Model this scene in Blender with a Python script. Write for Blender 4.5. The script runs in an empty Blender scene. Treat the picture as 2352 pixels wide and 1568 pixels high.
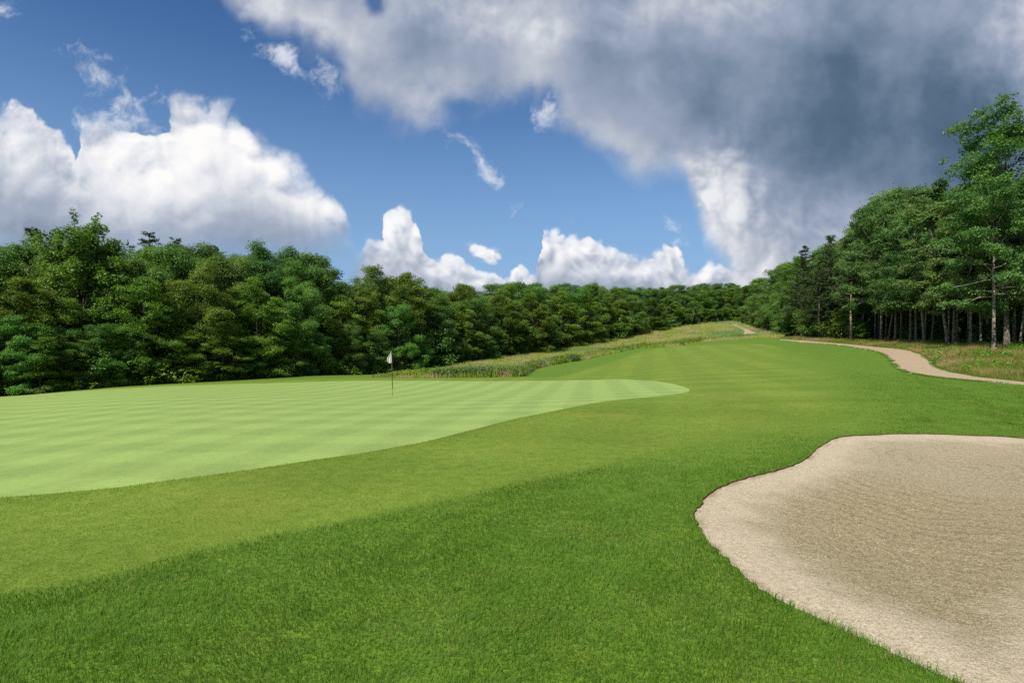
import bpy, bmesh, math, random
import numpy as np
from mathutils import Vector, Matrix, Euler
from mathutils.geometry import delaunay_2d_cdt
R = math.radians
scene = bpy.context.scene
COL = scene.collection
F = 1307.0          # focal length in the units of a 2352 x 1568 print of the photograph
CX, CY = 1176.0, 800.0   # centre column and horizon row of that print
CAM_Z = 1.70
SUN_EL, SUN_DIR = R(48), Vector((-0.56, -0.83))   # horizontal direction TOWARDS the sun: left and behind the camera

# ------------------------------------------------------------------ node helper
class NT:
    def __init__(self, tree):
        self.t = tree; self.n = tree.nodes; self.l = tree.links
    def node(self, typ, ins=None, **props):
        nd = self.n.new(typ)
        for k, v in props.items(): setattr(nd, k, v)
        for k, v in (ins or {}).items():
            s = nd.inputs[k]
            if isinstance(v, bpy.types.NodeSocket): self.l.new(v, s)
            else: s.default_value = v
        return nd
    def m(self, op, a, b=None, c=None, clamp=False):
        nd = self.n.new('ShaderNodeMath'); nd.operation = op; nd.use_clamp = clamp
        for i, v in enumerate((a, b, c)):
            if v is None: continue
            if isinstance(v, bpy.types.NodeSocket): self.l.new(v, nd.inputs[i])
            else: nd.inputs[i].default_value = v
        return nd.outputs[0]
    def v(self, op, a, b=None, c=None):
        nd = self.n.new('ShaderNodeVectorMath'); nd.operation = op
        for i, x in enumerate((a, b, c)):
            if x is None: continue
            if isinstance(x, bpy.types.NodeSocket): self.l.new(x, nd.inputs[i])
            else: nd.inputs[i].default_value = x
        return nd.outputs['Value'] if op in ('LENGTH', 'DOT_PRODUCT', 'DISTANCE') else nd.outputs[0]
    def noise(self, vec, scale, detail=4, rough=.5, lac=2.0, dist=0.0, dims='3D', col=False):
        nd = self.n.new('ShaderNodeTexNoise'); nd.noise_dimensions = dims
        if vec is not None: self.l.new(vec, nd.inputs['Vector'])
        nd.inputs['Scale'].default_value = scale; nd.inputs['Detail'].default_value = detail
        nd.inputs['Roughness'].default_value = rough; nd.inputs['Lacunarity'].default_value = lac
        nd.inputs['Distortion'].default_value = dist
        return nd.outputs['Color' if col else 'Fac']
    def voro(self, vec, scale, detail=0, rough=.5, smooth=None, rand=1.0, out='Distance', dims='2D'):
        nd = self.n.new('ShaderNodeTexVoronoi'); nd.voronoi_dimensions = dims
        nd.feature = 'F1' if smooth is None else 'SMOOTH_F1'
        self.l.new(vec, nd.inputs['Vector'])
        nd.inputs['Scale'].default_value = scale; nd.inputs['Detail'].default_value = detail
        nd.inputs['Roughness'].default_value = rough; nd.inputs['Randomness'].default_value = rand
        if smooth is not None: nd.inputs['Smoothness'].default_value = smooth
        return nd.outputs[out]
    def ss(self, x, a, b, lo=0.0, hi=1.0):
        nd = self.n.new('ShaderNodeMapRange'); nd.interpolation_type = 'SMOOTHSTEP'
        self.l.new(x, nd.inputs['Value'])
        for k, v in (('From Min', a), ('From Max', b), ('To Min', lo), ('To Max', hi)): nd.inputs[k].default_value = v
        return nd.outputs['Result']
    def lin(self, x, a, b, lo=0.0, hi=1.0):
        nd = self.n.new('ShaderNodeMapRange'); self.l.new(x, nd.inputs['Value'])
        for k, v in (('From Min', a), ('From Max', b), ('To Min', lo), ('To Max', hi)): nd.inputs[k].default_value = v
        return nd.outputs['Result']
    def mix(self, fac, a, b, mode='MIX'):
        nd = self.n.new('ShaderNodeMix'); nd.data_type = 'RGBA'; nd.blend_type = mode
        for i, v in ((0, fac), (6, a), (7, b)):
            if isinstance(v, bpy.types.NodeSocket): self.l.new(v, nd.inputs[i])
            else: nd.inputs[i].default_value = v if i == 0 else (*v[:3], 1.0)
        return nd.outputs[2]
    def ramp(self, fac, stops, interp='LINEAR'):
        nd = self.n.new('ShaderNodeValToRGB'); self.l.new(fac, nd.inputs[0]); cr = nd.color_ramp; cr.interpolation = interp
        while len(cr.elements) < len(stops): cr.elements.new(0.5)
        for e, (p, c) in zip(cr.elements, stops): e.position = p; e.color = (*c[:3], 1.0)
        return nd.outputs[0]

def srgb(r, g, b):
    f = lambda c: (c/255/12.92) if c/255 <= 0.04045 else ((c/255+0.055)/1.055)**2.4
    return (f(r), f(g), f(b))

# ------------------------------------------------------------------ sky: Nishita air with drifting clouds mixed over it by direction
def build_world():
    w = bpy.data.worlds.new('World'); scene.world = w; w.use_nodes = True
    w.node_tree.nodes.clear(); T = NT(w.node_tree)
    d = T.node('ShaderNodeTexCoord').outputs['Generated']
    sep = T.node('ShaderNodeSeparateXYZ', {0: d})
    y = T.m('MAXIMUM', sep.outputs[1], 0.06)
    u = T.m('MULTIPLY_ADD', T.m('DIVIDE', sep.outputs[0], y), F/1000, CX/1000)
    vv = T.m('MULTIPLY_ADD', T.m('DIVIDE', sep.outputs[2], y), -F/1000, CY/1000)
    P = T.node('ShaderNodeCombineXYZ', {0: u, 1: vv}).outputs[0]
    # coordinates stirred by turbulence, so that no outline stays smooth
    wn = T.noise(P, 6.0, 5, .52, col=True, dims='2D')
    PW = T.v('MULTIPLY_ADD', T.v('SUBTRACT', wn, (.5, .5, .5)), (.085, .085, 0), P)
    sw = T.node('ShaderNodeSeparateXYZ', {0: PW}); uw, vw = sw.outputs[0], sw.outputs[1]
    wn2 = T.noise(P, 2.4, 5, .6, col=True, dims='2D')
    PS = T.v('MULTIPLY_ADD', T.v('SUBTRACT', wn2, (.5, .5, .5)), (.28, .24, 0), P)

    def curve(x, pts):
        nd = T.n.new('ShaderNodeFloatCurve'); cm = nd.mapping; cm.use_clip = False; c = cm.curves[0]
        pts = [(px/2.4, py) for px, py in pts]
        while len(c.points) < len(pts): c.points.new(.5, .5)
        for p_, q in zip(c.points, pts): p_.location = q; p_.handle_type = 'AUTO_CLAMPED'
        cm.update(); T.l.new(T.m('DIVIDE', x, 2.4, clamp=True), nd.inputs['Value'])
        return nd.outputs[0]
    def ell(vec, cx, cy, rx, ry, ang=0.0, after=None):
        if after is not None: vec = T.v('MULTIPLY_ADD', after, (1e-7, 1e-7, 0), vec)   # keeps the shader stack short
        mp = T.n.new('ShaderNodeMapping'); mp.vector_type = 'TEXTURE'; T.l.new(vec, mp.inputs[0])
        mp.inputs['Location'].default_value = (cx, cy, 0); mp.inputs['Rotation'].default_value = (0, 0, R(ang)); mp.inputs['Scale'].default_value = (rx, ry, 1)
        r = min(rx, ry)
        return T.m('MULTIPLY_ADD', T.v('LENGTH', mp.outputs[0]), -r, r)
    def union(vec, ells, k=.03):
        acc = None
        for e in ells:
            f = ell(vec, *e[:4], e[4] if len(e) > 4 else 0.0, after=acc)
            acc = f if acc is None else T.m('SMOOTH_MAX', acc, f, k)
        return acc

    # ---- fair-weather cumulus: the crest line of the whole row, west to east
    crest = curve(uw, [(0, .25), (.04, .262), (.08, .30), (.13, .33), (.165, .355), (.182, .375), (.19, .31), (.21, .288), (.25, .282), (.31, .305), (.355, .318), (.385, .30), (.41, .245), (.43, .234), (.50, .242), (.55, .268), (.57, .29), (.61, .33), (.66, .37), (.69, .40), (.74, .435), (.755, .46), (.78, .49), (.80, .545), (.812, .585), (.83, .555), (.875, .54), (.884, .495), (.915, .474), (.95, .50), (.966, .535), (.978, .57), (1.0, .594), (1.03, .584), (1.06, .60), (1.08, .62), (1.13, .632), (1.165, .634), (1.184, .612), (1.20, .602), (1.22, .625), (1.242, .64), (1.250, .58), (1.259, .538), (1.30, .529), (1.35, .54), (1.40, .56), (1.45, .586), (1.49, .602), (1.52, .58), (1.555, .573), (1.572, .60), (1.62, .612), (1.66, .604), (1.70, .62), (1.74, .62), (1.80, .64), (1.9, .70), (2.4, .76)])
    base = T.m('SUBTRACT', vw, crest)
    puff = ell(PW, 1.115, .574, .030, .028)
    small = T.ss(u, .80, .90)                                       # the farther clouds have finer heads
    def billow(vec):
        acc = None
        for sc_, wt in ((7.0, .58), (15.0, .27), (33.0, .10), (72.0, .05)):
            n_ = T.m('ABSOLUTE', T.m('MULTIPLY_ADD', T.noise(vec, sc_, 0, dims='2D'), 4.0, -2.0))
            if sc_ == 7.0: acc = T.m('MULTIPLY', n_, T.m('MULTIPLY_ADD', small, -.34, wt))
            elif sc_ == 15.0: acc = T.m('MULTIPLY_ADD', n_, T.m('MULTIPLY_ADD', small, .10, wt), acc)
            elif sc_ == 33.0: acc = T.m('MULTIPLY_ADD', n_, T.m('MULTIPLY_ADD', small, .14, wt), acc)
            else: acc = T.m('MULTIPLY_ADD', n_, wt, acc)
        return acc
    PB = T.v('MULTIPLY_ADD', T.v('SUBTRACT', wn, (.5, .5, .5)), (.035, .035, 0), P)
    bil = billow(PB); bil2 = billow(T.v('ADD', PB, (-.016, -.022, 0)))
    amp = T.m('MULTIPLY_ADD', small, -.012, .045)
    D0 = T.m('MULTIPLY_ADD', T.m('SUBTRACT', bil, .42), amp, T.m('MAXIMUM', base, puff))
    soft = T.ss(T.noise(P, 3.6, 2, .5, dims='2D'), .30, .56)                   # some rims crisp, some frayed
    aC = T.m('MULTIPLY_ADD', T.m('SUBTRACT', T.ss(D0, -.016, .055), T.ss(D0, -.004, .012)), T.m('MULTIPLY', soft, T.m('MULTIPLY_ADD', small, -.75, 1.0)), T.ss(D0, -.004, .012))
    foot = T.m('MAXIMUM', T.ss(T.m('MULTIPLY_ADD', T.m('SUBTRACT', T.node('ShaderNodeSeparateColor', {0: wn2}).outputs[0], .5), .22, vv), .49, .66, 1.0, 0.0), T.ss(uw, .79, .83))
    aC = T.m('MULTIPLY', aC, foot)
    # light and shade on the heads: each billow turns one side to the sun
    lit = T.m('MULTIPLY_ADD', T.m('SUBTRACT', bil, bil2), T.ss(D0, .02, .14, .62, .24), .73)
    low = T.noise(T.v('MULTIPLY_ADD', T.v('SUBTRACT', wn2, (.5, .5, .5)), (.10, .06, 0), P), 4.2, 5, .52, dims='2D')
    lit = T.m('MULTIPLY_ADD', T.m('SUBTRACT', low, .5), .9, lit)
    rim = T.ss(D0, .0, .06, .12, 0.0)
    lit = T.m('ADD', lit, rim)
    belly = curve(uw, [(0, .40), (.10, .44), (.18, .47), (.30, .50), (.45, .49), (.55, .46), (.70, .50), (.80, .545), (.85, .595), (.95, .60), (1.05, .64), (1.18, .66), (1.28, .615), (1.4, .62), (1.55, .635), (1.7, .66), (1.9, .72)])
    bl = T.m('SUBTRACT', T.m('MULTIPLY_ADD', T.m('SUBTRACT', low, .5), .16, vv), belly)
    lit = T.m('MULTIPLY_ADD', T.m('ADD', T.ss(bl, -.07, .03), T.ss(bl, -.01, .10)), -.31, lit)
    colC = T.ramp(lit, [(0.0, srgb(140, 154, 176)), (.28, srgb(166, 177, 195)), (.50, srgb(200, 206, 218)), (.72, srgb(234, 235, 240)), (.95, srgb(254, 253, 252))])

    # ---- the dark bank that fills the upper right: its lower margin
    PM = T.v('MULTIPLY_ADD', T.v('SUBTRACT', T.noise(P, 5.0, 2, .45, col=True, dims='2D'), (.5, .5, .5)), (.10, .09, 0), P)
    sm = T.node('ShaderNodeSeparateXYZ', {0: PM}); vm = sm.outputs[1]
    marg = curve(sm.outputs[0], [(0, -.3), (.40, -.12), (.50, -.03), (.56, .015), (.60, .045), (.66, .085), (.72, .115), (.76, .15), (.80, .21), (.83, .25), (.87, .27), (.95, .262), (1.02, .24), (1.08, .245), (1.15, .24), (1.20, .22), (1.26, .25), (1.30, .275), (1.36, .305), (1.41, .345), (1.44, .375), (1.49, .405), (1.55, .405), (1.575, .45), (1.60, .50), (1.61, .54), (1.64, .58), (1.67, .62), (1.72, .68), (2.4, .9)])
    nbig = T.noise(P, 6.0, 7, .56, dims='2D')
    B0 = T.m('MULTIPLY_ADD', T.m('SUBTRACT', nbig, .5), .17, T.m('SUBTRACT', marg, vm))
    aB = T.ss(B0, -.05, .075)
    hol = T.ss(union(PW, [(.868, .010, .022, .032, -20), (1.265, .235, .022, .04), (1.06, .25, .03, .02)], .005), -.022, .012)
    aB = T.m('MULTIPLY_ADD', T.m('MULTIPLY', aB, hol), -.9, aB)
    core = T.ss(union(PS, [(1.93, .27, .20, .13, 10), (2.16, .31, .26, .11), (2.00, .40, .11, .05, 15)], .10), -.20, .14)
    depth = T.ss(B0, .0, .22)
    shadeB = T.m('MULTIPLY_ADD', core, -.33, T.m('MULTIPLY_ADD', depth, -.17, .70))
    li = T.ss(union(PS, [(.66, .02, .12, .03, 35), (1.66, .42, .08, .05), (1.69, .50, .10, .08), (1.74, .60, .18, .07), (1.82, .55, .18, .09), (2.40, .10, .09, .14), (1.12, .02, .14, .04), (1.60, .02, .10, .03)], .02), -.10, .05)
    shadeB = T.m('MULTIPLY_ADD', li, .25, shadeB)
    shadeB = T.m('MULTIPLY_ADD', T.m('SUBTRACT', nbig, .5), .40, shadeB)
    shadeB = T.m('MULTIPLY_ADD', T.m('SUBTRACT', low, .5), .44, shadeB)
    shadeB = T.m('MULTIPLY_ADD', T.m('SUBTRACT', bil, bil2), T.m('MULTIPLY_ADD', li, .12, .02), shadeB)
    sun_through = T.ss(T.m('MULTIPLY_ADD', T.m('SUBTRACT', bil, .4), .07, ell(PW, 1.675, .43, .06, .07)), -.03, .05)
    shadeB = T.m('MULTIPLY_ADD', sun_through, .17, shadeB)
    colB = T.ramp(shadeB, [(0.0, srgb(68, 92, 117)), (.22, srgb(88, 110, 135)), (.42, srgb(122, 140, 164)), (.62, srgb(155, 167, 188)), (.82, srgb(194, 200, 211)), (1.0, srgb(236, 237, 241))])

    # ---- wisps
    wn3 = T.noise(PW, 13.0, 7, .62, dims='2D')
    wsp = T.m('MULTIPLY_ADD', T.m('SUBTRACT', wn3, .5), .16, union(PW, [(.225, .178, .050, .030, 25), (.275, .222, .06, .026, 45), (.325, .268, .055, .032, 55), (.27, .29, .07, .03), (.66, .145, .05, .014, 30), (.735, .13, .035, .012, 55), (1.065, .345, .030, .012, 50), (1.10, .385, .04, .010, 50), (1.258, .225, .012, .045, 8), (.372, .232, .014, .006), (.01, .01, .03, .02), (1.55, .565, .02, .03)], .01))
    aW = T.m('MULTIPLY', T.ss(wsp, -.014, .05), .82)

    # ---- clear air
    sky = T.node('ShaderNodeTexSky', sky_type='NISHITA', sun_disc=False)
    sky.sun_elevation = SUN_EL; sky.sun_rotation = math.atan2(SUN_DIR.x, SUN_DIR.y)
    sky.air_density = 1.0; sky.dust_density = .6; sky.ozone_density = 2.5
    air = T.mix(1.0, sky.outputs[0], SKY_TINT, 'MULTIPLY')
    air = T.mix(T.ss(sep.outputs[2], -.02, .50, .88, 0.0), air, tuple(.84*c/SKY_STR for c in srgb(150, 186, 222)))
    K = .84/SKY_STR
    def scaled(c):
        nd = T.n.new('ShaderNodeVectorMath'); nd.operation = 'SCALE'; T.l.new(c, nd.inputs[0]); nd.inputs['Scale'].default_value = K; return nd.outputs[0]
    white = T.node('ShaderNodeRGB'); white.outputs[0].default_value = (.80*K, .83*K, .90*K, 1)
    out = T.mix(aW, air, white.outputs[0])
    out = T.mix(aC, out, scaled(colC))
    bright = T.mix(aB, out, scaled(colB))
    bg = T.node('ShaderNodeBackground', {'Color': bright, 'Strength': SKY_STR})
    T.l.new(bg.outputs[0], T.node('ShaderNodeOutputWorld').inputs[0])
    w.cycles.sampling_method = 'MANUAL'; w.cycles.sample_map_resolution = 512

SKY_STR = 0.10
SKY_TINT = (.42, .67, .92)

def build_camera():
    cd = bpy.data.cameras.new('camera'); cam = bpy.data.objects.new('camera', cd); COL.objects.link(cam)
    cam.location = (0, 0, CAM_Z); cam.rotation_euler = (R(90), 0, 0)
    cd.sensor_width = 36; cd.lens = 36*F/2352; cd.shift_y = (CY-784)/2352
    cd.clip_start = .1; cd.clip_end = 5000
    scene.camera = cam
    sl = bpy.data.lights.new('sun', 'SUN'); sl.energy = 4.8; sl.angle = R(.55); sl.color = (1.0, .935, .82)
    so = bpy.data.objects.new('sun', sl); COL.objects.link(so); so.location = (-20, -30, 40)
    s = SUN_DIR.normalized()*math.cos(SUN_EL)
    so.rotation_euler = Vector((s.x, s.y, math.sin(SUN_EL))).to_track_quat('Z', 'Y').to_euler()
    scene.view_settings.view_transform = 'Standard'; scene.view_settings.look = 'None'
    scene.view_settings.exposure = .25; scene.view_settings.gamma = 1; scene.view_settings.use_curve_mapping = False
    c = scene.cycles
    c.max_bounces = 6; c.diffuse_bounces = 3; c.glossy_bounces = 2; c.transmission_bounces = 4; c.transparent_max_bounces = 4
    c.use_denoising = False; c.denoiser = 'OPENIMAGEDENOISE'; c.denoising_prefilter = 'ACCURATE'; c.caustics_reflective = False; c.caustics_refractive = False
# ------------------------------------------------------------------ mesh helper
def np_mesh(name, V, faces, smooth=False, mats=(), midx=None, attrs=None):
    """faces: list of integer arrays, each (n, k)."""
    me = bpy.data.meshes.new(name)
    V = np.asarray(V, dtype=np.float32)
    me.vertices.add(len(V)); me.vertices.foreach_set('co', V.ravel())
    faces = [np.asarray(f, dtype=np.int32) for f in faces if len(f)]
    idx = np.concatenate([f.ravel() for f in faces])
    tot = np.concatenate([np.full(len(f), f.shape[1], np.int32) for f in faces])
    me.loops.add(len(idx)); me.loops.foreach_set('vertex_index', idx)
    me.polygons.add(len(tot)); start = np.zeros(len(tot), np.int32); start[1:] = np.cumsum(tot)[:-1]
    me.polygons.foreach_set('loop_start', start)
    me.polygons.foreach_set('use_smooth', np.full(len(tot), smooth))
    for m_ in mats: me.materials.append(m_)
    if midx is not None: me.polygons.foreach_set('material_index', np.asarray(midx, np.int32))
    for k, a in (attrs or {}).items():
        at = me.attributes.new(k, 'FLOAT', 'POINT'); at.data.foreach_set('value', np.asarray(a, np.float32))
    me.update(calc_edges=True); me.validate()
    return me
def link(name, me, parent=None, **props):
    o = bpy.data.objects.new(name, me); COL.objects.link(o)
    if parent is not None: o.parent = parent
    for k, v in props.items(): o[k] = v
    return o

# ------------------------------------------------------------------ terrain
YN = np.array([2, 4, 7, 11, 16, 24, 32, 42, 55, 75, 100, 130, 170, 220, 300, 500], float)
PXN = np.array([0, 400, 800, 1100, 1400, 1600, 1780, 2050, 2352], float)
ZT = np.array([
    [-1.70, -1.71, -1.79, -1.95, -2.15, -2.50, -2.86, -3.55, -4.6, -5.6, -6.0, -6.0, -5.0, -3.0, 0, 6],
    [-1.70, -1.70, -1.71, -1.78, -1.90, -2.15, -2.38, -2.67, -3.4, -4.2, -4.4, -3.6, -1.5, 2.0, 6, 10],
    [-1.70, -1.70, -1.69, -1.71, -1.84, -2.10, -2.36, -2.41, -2.62, -3.4, -3.6, -2.0, 1.0, 5.0, 9, 12],
    [-1.70, -1.70, -1.69, -1.68, -1.77, -2.02, -2.26, -2.30, -2.70, -2.35, -1.5, .8, 4.5, 8.5, 12, 14],
    [-1.70, -1.70, -1.69, -1.67, -1.62, -1.80, -1.92, -2.00, -2.0, -1.6, -.6, 1.6, 5.5, 10.0, 13, 15],
    [-1.70, -1.70, -1.69, -1.66, -1.60, -1.60, -1.58, -1.48, -1.2, -.40, .6, 2.5, 6.4, 10.5, 14, 16],
    [-1.70, -1.70, -1.69, -1.66, -1.56, -1.46, -1.36, -1.12, -.6, .40, 1.75, 3.2, 6.6, 10.5, 14, 16],
    [-1.70, -1.70, -1.69, -1.65, -1.50, -1.25, -1.00, -.60, .10, 1.0, 2.0, 3.2, 6.0, 9.5, 13, 16],
    [-1.70, -1.70, -1.70, -1.70, -1.62, -1.50, -1.15, -.15, .60, 1.3, 2.2, 3.5, 6.0, 9.0, 13, 16]])
def pchip(x, y, xq):
    h = np.diff(x); d = np.diff(y)/h; m = np.zeros_like(y)
    for i in range(1, len(x)-1):
        if d[i-1]*d[i] > 0:
            w1, w2 = 2*h[i]+h[i-1], h[i]+2*h[i-1]; m[i] = (w1+w2)/(w1/d[i-1]+w2/d[i])
    m[0], m[-1] = d[0], d[-1]
    i = np.clip(np.searchsorted(x, xq)-1, 0, len(x)-2); t = np.clip((xq-x[i])/h[i], 0, 1); hh = h[i]
    return ((2*t**3-3*t**2+1)*y[i]+(t**3-2*t**2+t)*hh*m[i]+(-2*t**3+3*t**2)*y[i+1]+(t**3-t**2)*hh*m[i+1])
GL = np.linspace(math.log(2), math.log(500), 260); GP = np.linspace(-300, 2660, 300)
_t = np.array([pchip(np.log(YN), r, GL) for r in ZT])                                   # columns x depth
GZ = np.array([pchip(PXN, _t[:, j], np.clip(GP, 0, 2352)) for j in range(len(GL))])      # depth x columns
# ease the kinks across columns
k_ = np.exp(-np.linspace(-2, 2, 25)**2); k_ /= k_.sum()
GZ = np.array([np.convolve(np.pad(r, 12, mode='edge'), k_, 'valid') for r in GZ])
def zrel(px, Y):
    a = np.clip((np.log(np.maximum(Y, 2.0))-GL[0])/(GL[1]-GL[0]), 0, len(GL)-1.001)
    b = np.clip((np.asarray(px, float)-GP[0])/(GP[1]-GP[0]), 0, len(GP)-1.001)
    i, j = a.astype(int), b.astype(int); f, g = a-i, b-j
    return GZ[i, j]*(1-f)*(1-g)+GZ[i+1, j]*f*(1-g)+GZ[i, j+1]*(1-f)*g+GZ[i+1, j+1]*f*g
def vnoise(x, y, s=0):
    """cheap smooth value noise, -1..1"""
    xi, yi = np.floor(x).astype(np.int64), np.floor(y).astype(np.int64); fx, fy = x-xi, y-yi
    fx, fy = fx*fx*(3-2*fx), fy*fy*(3-2*fy)
    def h(a, b):
        n = (a*374761393+b*668265263+s*974711) & 0xffffffff; n = ((n ^ (n >> 13))*1274126177) & 0xffffffff
        return ((n ^ (n >> 16)) & 0xffff)/32767.5-1
    return (h(xi, yi)*(1-fx)+h(xi+1, yi)*fx)*(1-fy)+(h(xi, yi+1)*(1-fx)+h(xi+1, yi+1)*fx)*fy
def ground_z(x, y):
    x, y = np.asarray(x, float), np.asarray(y, float)
    Yc = np.maximum(y, 2.0)
    z = zrel(CX+F*x/Yc, Yc)+CAM_Z
    return z+.012*vnoise(x*.9, y*.9, 3)*np.clip((y-1)/3, 0, 1)+.05*vnoise(x*.13, y*.13, 4)*np.clip((y-14)/30, 0, 1)
def gz(x, y): return float(ground_z(np.array([x]), np.array([y]))[0])
_scan = np.exp(np.linspace(math.log(2.05), math.log(480), 3000))
def depth_at(px, py):
    """nearest distance at which the ground passes through a column and row of the print"""
    zz = ground_z((px-CX)*_scan/F, _scan)-CAM_Z; row = CY-F*zz/_scan
    k = np.nonzero(row <= py)[0]
    return float(_scan[k[0]]) if len(k) else 480.0
def spot(px, Y): return ((px-CX)*Y/F, Y)
KT = 300.0
def smooth_poly(pts, n=6, closed=True):
    P = np.array(pts, float); out = []
    N = len(P); rng = range(N if closed else N-1)
    for i in rng:
        if closed: p0, p1, p2, p3 = P[i-1], P[i], P[(i+1) % N], P[(i+2) % N]
        else: p0, p1, p2, p3 = P[max(i-1, 0)], P[i], P[i+1], P[min(i+2, N-1)]
        for t in np.arange(n)/n:
            out.append(.5*((2*p1)+(-p0+p2)*t+(2*p0-5*p1+4*p2-p3)*t*t+(-p0+3*p1-3*p2+p3)*t**3))
    if not closed: out.append(P[-1])
    return np.array(out)
def to_domain(pix, n=6, smooth=True):
    """outline given in columns/rows of the print -> (column, KT*log distance)"""
    pts = [(p[0], KT*math.log(p[2] if len(p) > 2 else depth_at(p[0], p[1]))) for p in pix]
    return smooth_poly(pts, n) if smooth else np.array(pts)

GREEN = [(-260, 955, 30), (-180, 935, 36), (0, 918, 37.0), (167, 904, 37.8), (333, 892, 38.8), (500, 882, 40.0), (667, 873, 41.5), (820, 869.5, 42.5), (960, 869, 41.5), (1090, 869, 40.0), (1240, 867, 38.5), (1400, 869, 36.0), (1480, 876, 32), (1545, 884, 27), (1582, 893, 22.8),
         (1570, 902), (1500, 911), (1411, 919), (1306, 937), (1186, 961), (1096, 984), (976, 1014), (850, 1037), (700, 1059), (500, 1088), (300, 1115), (150, 1130), (0, 1143), (-180, 1160), (-300, 1110)]
FAIR = [(-320, 1330), (0, 1362), (150, 1345), (300, 1310), (450, 1270), (600, 1235), (760, 1204), (900, 1172), (1000, 1150), (1100, 1130), (1200, 1107), (1350, 1077), (1500, 1050), (1600, 1030), (1700, 1012), (1800, 998), (1900, 982), (1975, 955), (1985, 925), (1950, 902), (1901, 876), (1861, 852), (1826, 828), (1802, 812), (1781, 796), (1755, 791), (1700, 790), (1600, 793), (1520, 799),
        (1461, 812), (1386, 839), (1333, 852), (1270, 866, 42.5), (1150, 865, 45), (960, 865, 46), (820, 864, 47), (660, 865, 45.5), (500, 873, 43.5), (333, 884, 42), (167, 897, 41), (0, 911, 40), (-220, 930, 39), (-380, 960, 28)]
BUNKER = [(2352, 1005), (2220, 998), (2090, 995), (1970, 999), (1930, 1003), (1902, 1013), (1874, 1033), (1850, 1053), (1810, 1071), (1750, 1087), (1690, 1103), (1650, 1119), (1618, 1145), (1598, 1173), (1596, 1189), (1610, 1217), (1638, 1257), (1690, 1305), (1738, 1347), (1802, 1385), (1890, 1425), (1990, 1477), (2090, 1523), (2190, 1566), (2330, 1625), (2520, 1670), (2700, 1500), (2720, 1250), (2620, 1080), (2480, 1025)]
PATH_UP = [(1803, 779.5), (1898, 786), (1969, 792), (2017, 797), (2069, 802), (2107, 811), (2136, 828), (2150, 842), (2183, 854), (2231, 863), (2278, 869), (2352, 877), (2480, 890), (2620, 902)]
PATH_LO = [(2620, 914), (2480, 898), (2352, 883.5), (2231, 875), (2159, 868.5), (2112, 861.5), (2079, 854), (2058, 842), (2048, 830), (2034, 818), (2007, 806), (1969, 799), (1898, 790), (1803, 783)]
PATH_FAR = [(1706, 771), (1728, 770), (1738, 765), (1722, 759), (1718, 756), (1702, 752), (1697, 748), (1690, 744), (1682, 745), (1689, 750), (1703, 756), (1709, 761), (1708, 766)]
MEADOW = [(850, 863.5, 49.5), (880, 864, 49), (916, 864, 49), (1010, 866, 49.5), (1087, 866, 50), (1156, 860, 50), (1200, 856, 50), (1230, 847), (1306, 832), (1333, 828), (1411, 811), (1466, 801), (1546, 796), (1590, 789), (1626, 784), (1680, 780), (1733, 777), (1790, 775), (1800, 768), (1740, 757), (1706, 744), (1693, 738.5, 215), (1640, 738, 225), (1589, 741, 205), (1520, 751, 178), (1453, 764, 152), (1402, 778, 135), (1333, 798, 118), (1275, 803, 110), (1170, 806, 98), (1126, 812, 92), (1090, 830, 82), (1035, 842, 76), (930, 856, 66), (870, 861, 56)]
WILD = [(1790, 775), (1803, 779.0)] + PATH_UP[1:] + [(2800, 800, 60), (2800, 780, 400), (1690, 735, 400), (1706, 744), (1740, 757), (1800, 768)]

def inside(P, q):
    """points q (n,2) in polygon P"""
    x, y = q[:, 0], q[:, 1]; c = np.zeros(len(q), bool); j = len(P)-1
    for i in range(len(P)):
        (xi, yi), (xj, yj) = P[i], P[j]
        if yi != yj: c ^= ((yi > y) != (yj > y)) & (x < (xj-xi)*(y-yi)/(yj-yi)+xi)
        j = i
    return c
DOM = {}
def ragged(D):
    rs = np.random.RandomState(4); D = D.copy(); Y = np.exp(D[:, 1]/KT); j = np.convolve(rs.normal(0, 1, len(D)), [.3, .4, .3], 'same')
    D[:, 0] += j*.016*F/Y; D[:, 1] += np.roll(j, 7)*KT*.015/Y; return D
def edge_dist(P, q):
    """distance in metres from points q (world x,y) to the closed outline P (world)"""
    d = np.full(len(q), 1e9)
    if len(q) > 50000: P = P[::3]
    for i in range(len(P)):
        a, b = P[i-1], P[i]; ab = b-a; L = (ab**2).sum() or 1e-9
        t = np.clip(((q-a)@ab)/L, 0, 1); d = np.minimum(d, np.hypot(*(q-(a+t[:, None]*ab)).T))
    return d
def dom_world(D):
    Y = np.exp(D[:, 1]/KT); return np.stack([(D[:, 0]-CX)*Y/F, Y], 1)
def zone_of(x, y):
    q = np.stack([CX+F*x/y, KT*np.log(y)], 1); z = np.zeros(len(q), int)
    for k, nm in ((1, 'fairway'), (2, 'wild'), (3, 'meadow'), (4, 'path'), (5, 'green'), (6, 'bunker')):
        z[inside(DOM[nm], q)] = k
    if 'pathfar' in DOM: z[inside(DOM['pathfar'], q)] = 4
    return z

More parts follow.
